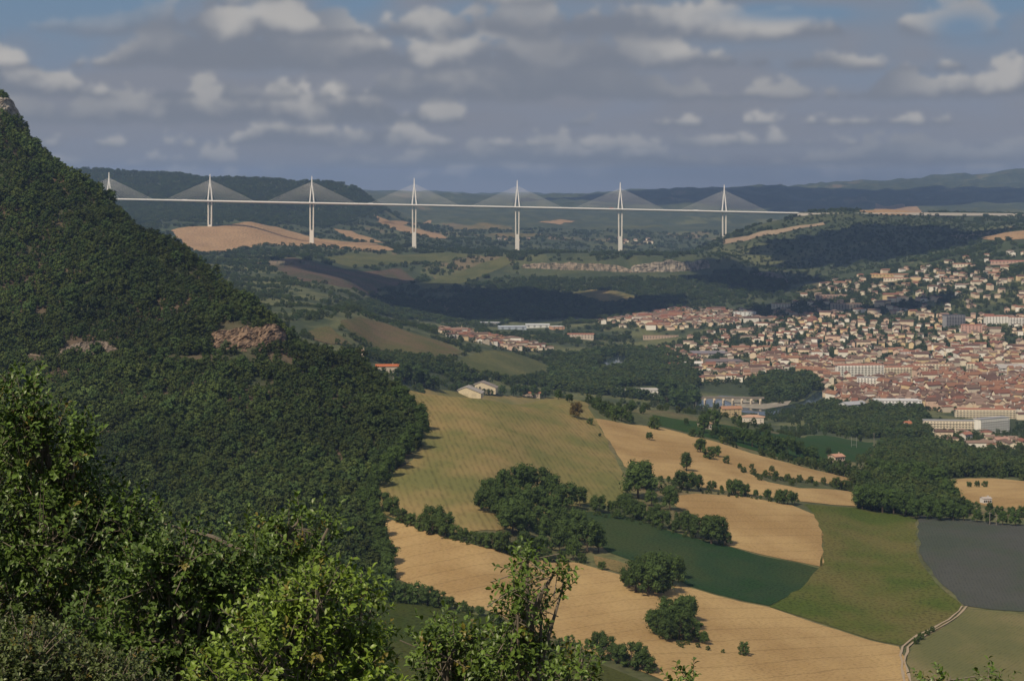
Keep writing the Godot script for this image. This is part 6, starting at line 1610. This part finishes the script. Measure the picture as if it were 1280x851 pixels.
# ---------------------------------------------------------------- trees and shrubs at the lookout
# each: name, label, category, foot x, foot d, leaf length, tone, layers of leaves, then lumps of foliage x, y, d, half width, half height
const LOOKOUT := [
	["oak_tree", "tall dense dark oak rising at the edge of the lookout", "tree", -5.70, 24.00, 0.082, [0.07, 0.116, 0.022], 4, [-5.95, 697.23, 23.50, 0.35, 0.38, -5.70, 696.67, 23.68, 0.60, 0.54, -6.26, 696.18, 24.36, 0.70, 0.76, -5.33, 696.25, 24.10, 0.43, 0.43, -5.49, 695.83, 23.51, 0.87, 0.62, -4.82, 695.93, 23.92, 0.33, 0.31, -5.12, 695.33, 23.97, 0.75, 0.55, -5.89, 695.09, 23.59, 0.85, 0.83, -4.63, 695.47, 24.28, 0.30, 0.26, -5.28, 696.82, 23.54, 0.19, 0.19, -5.83, 697.51, 23.87, 0.12, 0.14, -6.16, 697.50, 24.02, 0.12, 0.16]],
	["broadleaf_shrub", "broad dark shrub spreading beside the tall oak", "shrub", -3.78, 21.00, 0.076, [0.07, 0.116, 0.022], 4.2, [-3.77, 695.82, 20.92, 0.51, 0.41, -3.33, 695.74, 21.10, 0.52, 0.36, -4.01, 695.14, 21.29, 0.78, 0.61, -3.18, 695.25, 21.55, 0.62, 0.53, -3.48, 696.11, 20.74, 0.29, 0.20, -2.95, 695.84, 21.18, 0.42, 0.26, -3.57, 694.67, 21.24, 0.96, 0.52, -4.42, 695.00, 20.75, 0.59, 0.51]],
	["hazel_shrub", "airy shrub with long leafy twigs reaching over the forest below", "shrub", -3.43, 27.00, 0.09, [0.088, 0.14, 0.024], 3.4, [-3.35, 695.05, 26.40, 0.43, 0.28, -3.64, 695.08, 27.57, 0.23, 0.14, -3.23, 695.29, 26.76, 0.18, 0.11, -2.94, 695.39, 26.78, 0.20, 0.12, -2.76, 695.10, 27.47, 0.27, 0.18, -2.50, 695.36, 27.10, 0.10, 0.08, -3.09, 694.94, 26.97, 0.40, 0.27, -3.80, 694.76, 27.33, 0.29, 0.25, -3.14, 694.55, 26.44, 0.65, 0.39, -4.11, 694.71, 27.25, 0.22, 0.18, -4.78, 695.35, 26.85, 0.07, 0.18, -2.63, 694.54, 26.51, 0.37, 0.30]],
	["broadleaf_shrub", "bright yellow green shrub catching the sun at the lookout", "shrub", -1.74, 17.00, 0.066, [0.138, 0.205, 0.028], 4, [-1.80, 696.21, 17.19, 0.44, 0.34, -1.51, 696.00, 17.52, 0.32, 0.34, -1.98, 695.99, 16.65, 0.50, 0.33, -1.55, 695.73, 17.16, 0.49, 0.32, -1.68, 696.55, 16.76, 0.23, 0.15, -1.31, 695.77, 17.29, 0.18, 0.28, -2.26, 696.13, 17.27, 0.25, 0.21, -2.32, 695.78, 16.66, 0.41, 0.25, -1.42, 696.27, 17.40, 0.14, 0.14, -1.20, 695.61, 17.19, 0.14, 0.21]],
	["broom_shrub", "fine leaved greyish shrub low in front of the tall oak", "shrub", -3.69, 15.00, 0.042, [0.085, 0.112, 0.036], 4.6, [-3.80, 696.37, 15.22, 0.44, 0.25, -3.50, 696.20, 15.38, 0.38, 0.23, -3.85, 696.23, 14.91, 0.37, 0.24, -3.13, 696.13, 15.31, 0.38, 0.20]],
	["oak_sapling", "slender oak sapling with a forked leafy top above the wheat", "tree", 0.08, 20.00, 0.066, [0.088, 0.14, 0.024], 4.4, [0.09, 696.03, 20.45, 0.08, 0.13, 0.02, 695.98, 19.52, 0.10, 0.13, 0.18, 695.71, 20.42, 0.13, 0.11, 0.41, 696.02, 19.87, 0.10, 0.07, 0.52, 695.89, 19.98, 0.07, 0.07, 0.06, 695.70, 19.58, 0.18, 0.16, 0.12, 695.29, 20.24, 0.25, 0.23, -0.03, 695.12, 19.75, 0.36, 0.27, 0.23, 694.81, 20.45, 0.25, 0.22, 0.16, 696.23, 19.73, 0.04, 0.06, 0.30, 695.68, 20.07, 0.09, 0.08]],
	["oak_sapling", "bushy young oak beside the slender sapling", "tree", -0.60, 21.00, 0.07, [0.088, 0.14, 0.024], 4.8, [-0.77, 695.21, 20.88, 0.14, 0.13, -0.93, 695.03, 21.14, 0.12, 0.11, -0.68, 695.05, 20.64, 0.24, 0.19, -0.42, 695.19, 20.62, 0.15, 0.12, -0.45, 694.75, 21.30, 0.31, 0.23, -0.83, 694.63, 21.30, 0.24, 0.21, -0.24, 694.65, 21.08, 0.29, 0.22, -0.65, 695.14, 21.51, 0.07, 0.07]],
	["shrub", "small leafy shrub tip poking up beside the sapling", "shrub", 0.65, 19.00, 0.066, [0.088, 0.14, 0.024], 3.6, [0.66, 695.37, 18.65, 0.14, 0.11, 0.57, 695.07, 19.42, 0.19, 0.14, 0.75, 695.29, 18.60, 0.11, 0.09, 0.70, 695.24, 19.56, 0.06, 0.05]],
	["shrub", "small twig of leaves above the stubble field edge", "shrub", 4.26, 19.00, 0.06, [0.088, 0.14, 0.024], 3, [4.30, 695.16, 19.15, 0.06, 0.05, 4.23, 695.10, 19.13, 0.13, 0.08]],
	["shrub", "pair of leafy twig tips above the stubble field", "shrub", 4.63, 19.00, 0.06, [0.088, 0.14, 0.024], 3, [4.77, 695.06, 19.56, 0.06, 0.05, 4.78, 695.06, 19.34, 0.13, 0.08]],
	["shrub", "tiny leafy tip at the foot of the dark meadow", "shrub", 1.73, 19.00, 0.06, [0.088, 0.14, 0.024], 3, [1.76, 695.10, 19.35, 0.06, 0.05, 1.65, 695.25, 18.46, 0.11, 0.07]],
]

func leaf_blade(verts: PackedVector3Array, norms: PackedVector3Array, cols: PackedColorArray, at: Vector3, along: Vector3, face: Vector3, length: float, c: Color) -> void:
	var side := along.cross(face).normalized()
	face = side.cross(along).normalized()
	var w := length * 0.27
	var base := at
	var tip := at + along * length - face * length * 0.12
	var mid := at + along * length * 0.55
	var l1 := at + along * length * 0.32 + side * w * 0.8 + face * w * 0.35
	var l2 := at + along * length * 0.68 + side * w + face * w * 0.3
	var r1 := at + along * length * 0.32 - side * w * 0.8 + face * w * 0.35
	var r2 := at + along * length * 0.68 - side * w + face * w * 0.3
	for t in [[base, l1, mid], [l1, l2, mid], [l2, tip, mid], [base, mid, r1], [r1, mid, r2], [r2, mid, tip]]:
		var a: Vector3 = t[0]; var b: Vector3 = t[1]; var e: Vector3 = t[2]
		var n := (e - a).cross(b - a).normalized()
		for v: Vector3 in [a, b, e]:
			verts.append(v); norms.append(n); cols.append(c)

func build_foreground() -> void:
	var green := material(Color.WHITE, 0.42, true)
	green.backlight_enabled = true
	green.backlight = Color(0.34, 0.42, 0.10)
	green.metallic_specular = 0.42
	var twig_mat := material(lin(0.17, 0.145, 0.115), 0.9)
	var r := RandomNumberGenerator.new()
	r.seed = 99
	var count := 0
	for p in LOOKOUT:
		var foot := on(p[3], p[4], -0.3)
		var o := thing(p[0], foot)
		tag(o, p[1], p[2])
		var verts := PackedVector3Array(); var norms := PackedVector3Array(); var cols := PackedColorArray()
		var lumps: Array = p[8]
		var n := lumps.size() / 5
		var mid := Vector3.ZERO
		for k in n: mid += Vector3(lumps[k * 5], lumps[k * 5 + 1], -lumps[k * 5 + 2]) - foot
		mid /= n
		var stem := start()
		var crown_low := Vector3(mid.x * 0.8, mid.y * 0.55, mid.z * 0.8)
		var girth := 0.025 + 0.006 * n
		tube(stem, [Vector3(0, -0.4, 0), Vector3(mid.x * 0.2, mid.y * 0.2, mid.z * 0.2), crown_low, mid], [girth * 1.4, girth, girth * 0.7, girth * 0.3], 9)
		piece("trunk", done(stem), bark, o)
		for k in n:
			var c := Vector3(lumps[k * 5], lumps[k * 5 + 1], -lumps[k * 5 + 2]) - foot
			var half := Vector3(lumps[k * 5 + 3], lumps[k * 5 + 4], (lumps[k * 5 + 3] + lumps[k * 5 + 4]) * 0.55)
			var limb := start()
			var from := crown_low.lerp(mid, r.randf())
			var bow := from.lerp(c, 0.5) + Vector3(r.randf_range(-0.1, 0.1), 0.12, r.randf_range(-0.1, 0.1))
			tube(limb, [from, bow, c, c + Vector3(0, half.y * 0.6, 0)], [girth * 0.45, girth * 0.32, 0.012, 0.004], 6)
			var area := PI * half.x * half.y
			var size: float = p[5]
			var sprays := int(area * p[7] / (size * size * 0.34) / 9.0) + 3
			for s in sprays:
				var dir := Vector3(r.randfn(), r.randfn(), r.randfn()).normalized()
				var q := c + dir * half * pow(r.randf_range(0.05, 1.0), 0.42)
				q += Vector3(fine.get_noise_2d(q.x * 60, q.y * 60), fine.get_noise_2d(q.y * 60 + 9, q.z * 60), 0) * half * 0.45
				var out := ((q - c) / half + Vector3(0, 0.55, 0) + Vector3(r.randfn(), r.randfn(), r.randfn()) * 0.35).normalized()
				var reach := size * r.randf_range(2.2, 4.0)
				if r.randf() < 0.30: tube(limb, [q - out * reach * 1.5 + Vector3(0, -0.03, 0), q, q + out * reach], [0.006, 0.0045, 0.002], 4)
				var tone: Color = Color(p[6][0], p[6][1], p[6][2]) * r.randf_range(0.65, 1.35)
				if r.randf() < 0.035: tone = tone.lerp(Color(0.20, 0.13, 0.03), 0.6)
				var around := r.randf() * TAU
				var u := out.cross(Vector3(0.3, 0.8, 0.5)).normalized()
				var w := out.cross(u)
				for l in 9:
					around += 2.4
					var fan := (u * cos(around) + w * sin(around)) * 0.9 + out * (0.35 + 0.08 * l)
					var along := (fan + Vector3(0, -0.15, 0) + Vector3(r.randfn(), r.randfn(), r.randfn()) * 0.2).normalized()
					var face := (Vector3(0, 1, 0) + out * 0.5 + Vector3(r.randfn(), r.randfn(), r.randfn()) * 0.35).normalized()
					leaf_blade(verts, norms, cols, q + out * reach * (l / 9.0), along, face, size * r.randf_range(0.7, 1.25), tone * r.randf_range(0.85, 1.15))
					count += 1
			piece("branch", done(limb), twig_mat, o)
		var arr := []
		arr.resize(Mesh.ARRAY_MAX)
		arr[Mesh.ARRAY_VERTEX] = verts; arr[Mesh.ARRAY_NORMAL] = norms; arr[Mesh.ARRAY_COLOR] = cols
		var mesh := ArrayMesh.new()
		mesh.add_surface_from_arrays(Mesh.PRIMITIVE_TRIANGLES, arr)
		piece("crown", mesh, green, o)
	print("leaves ", count)
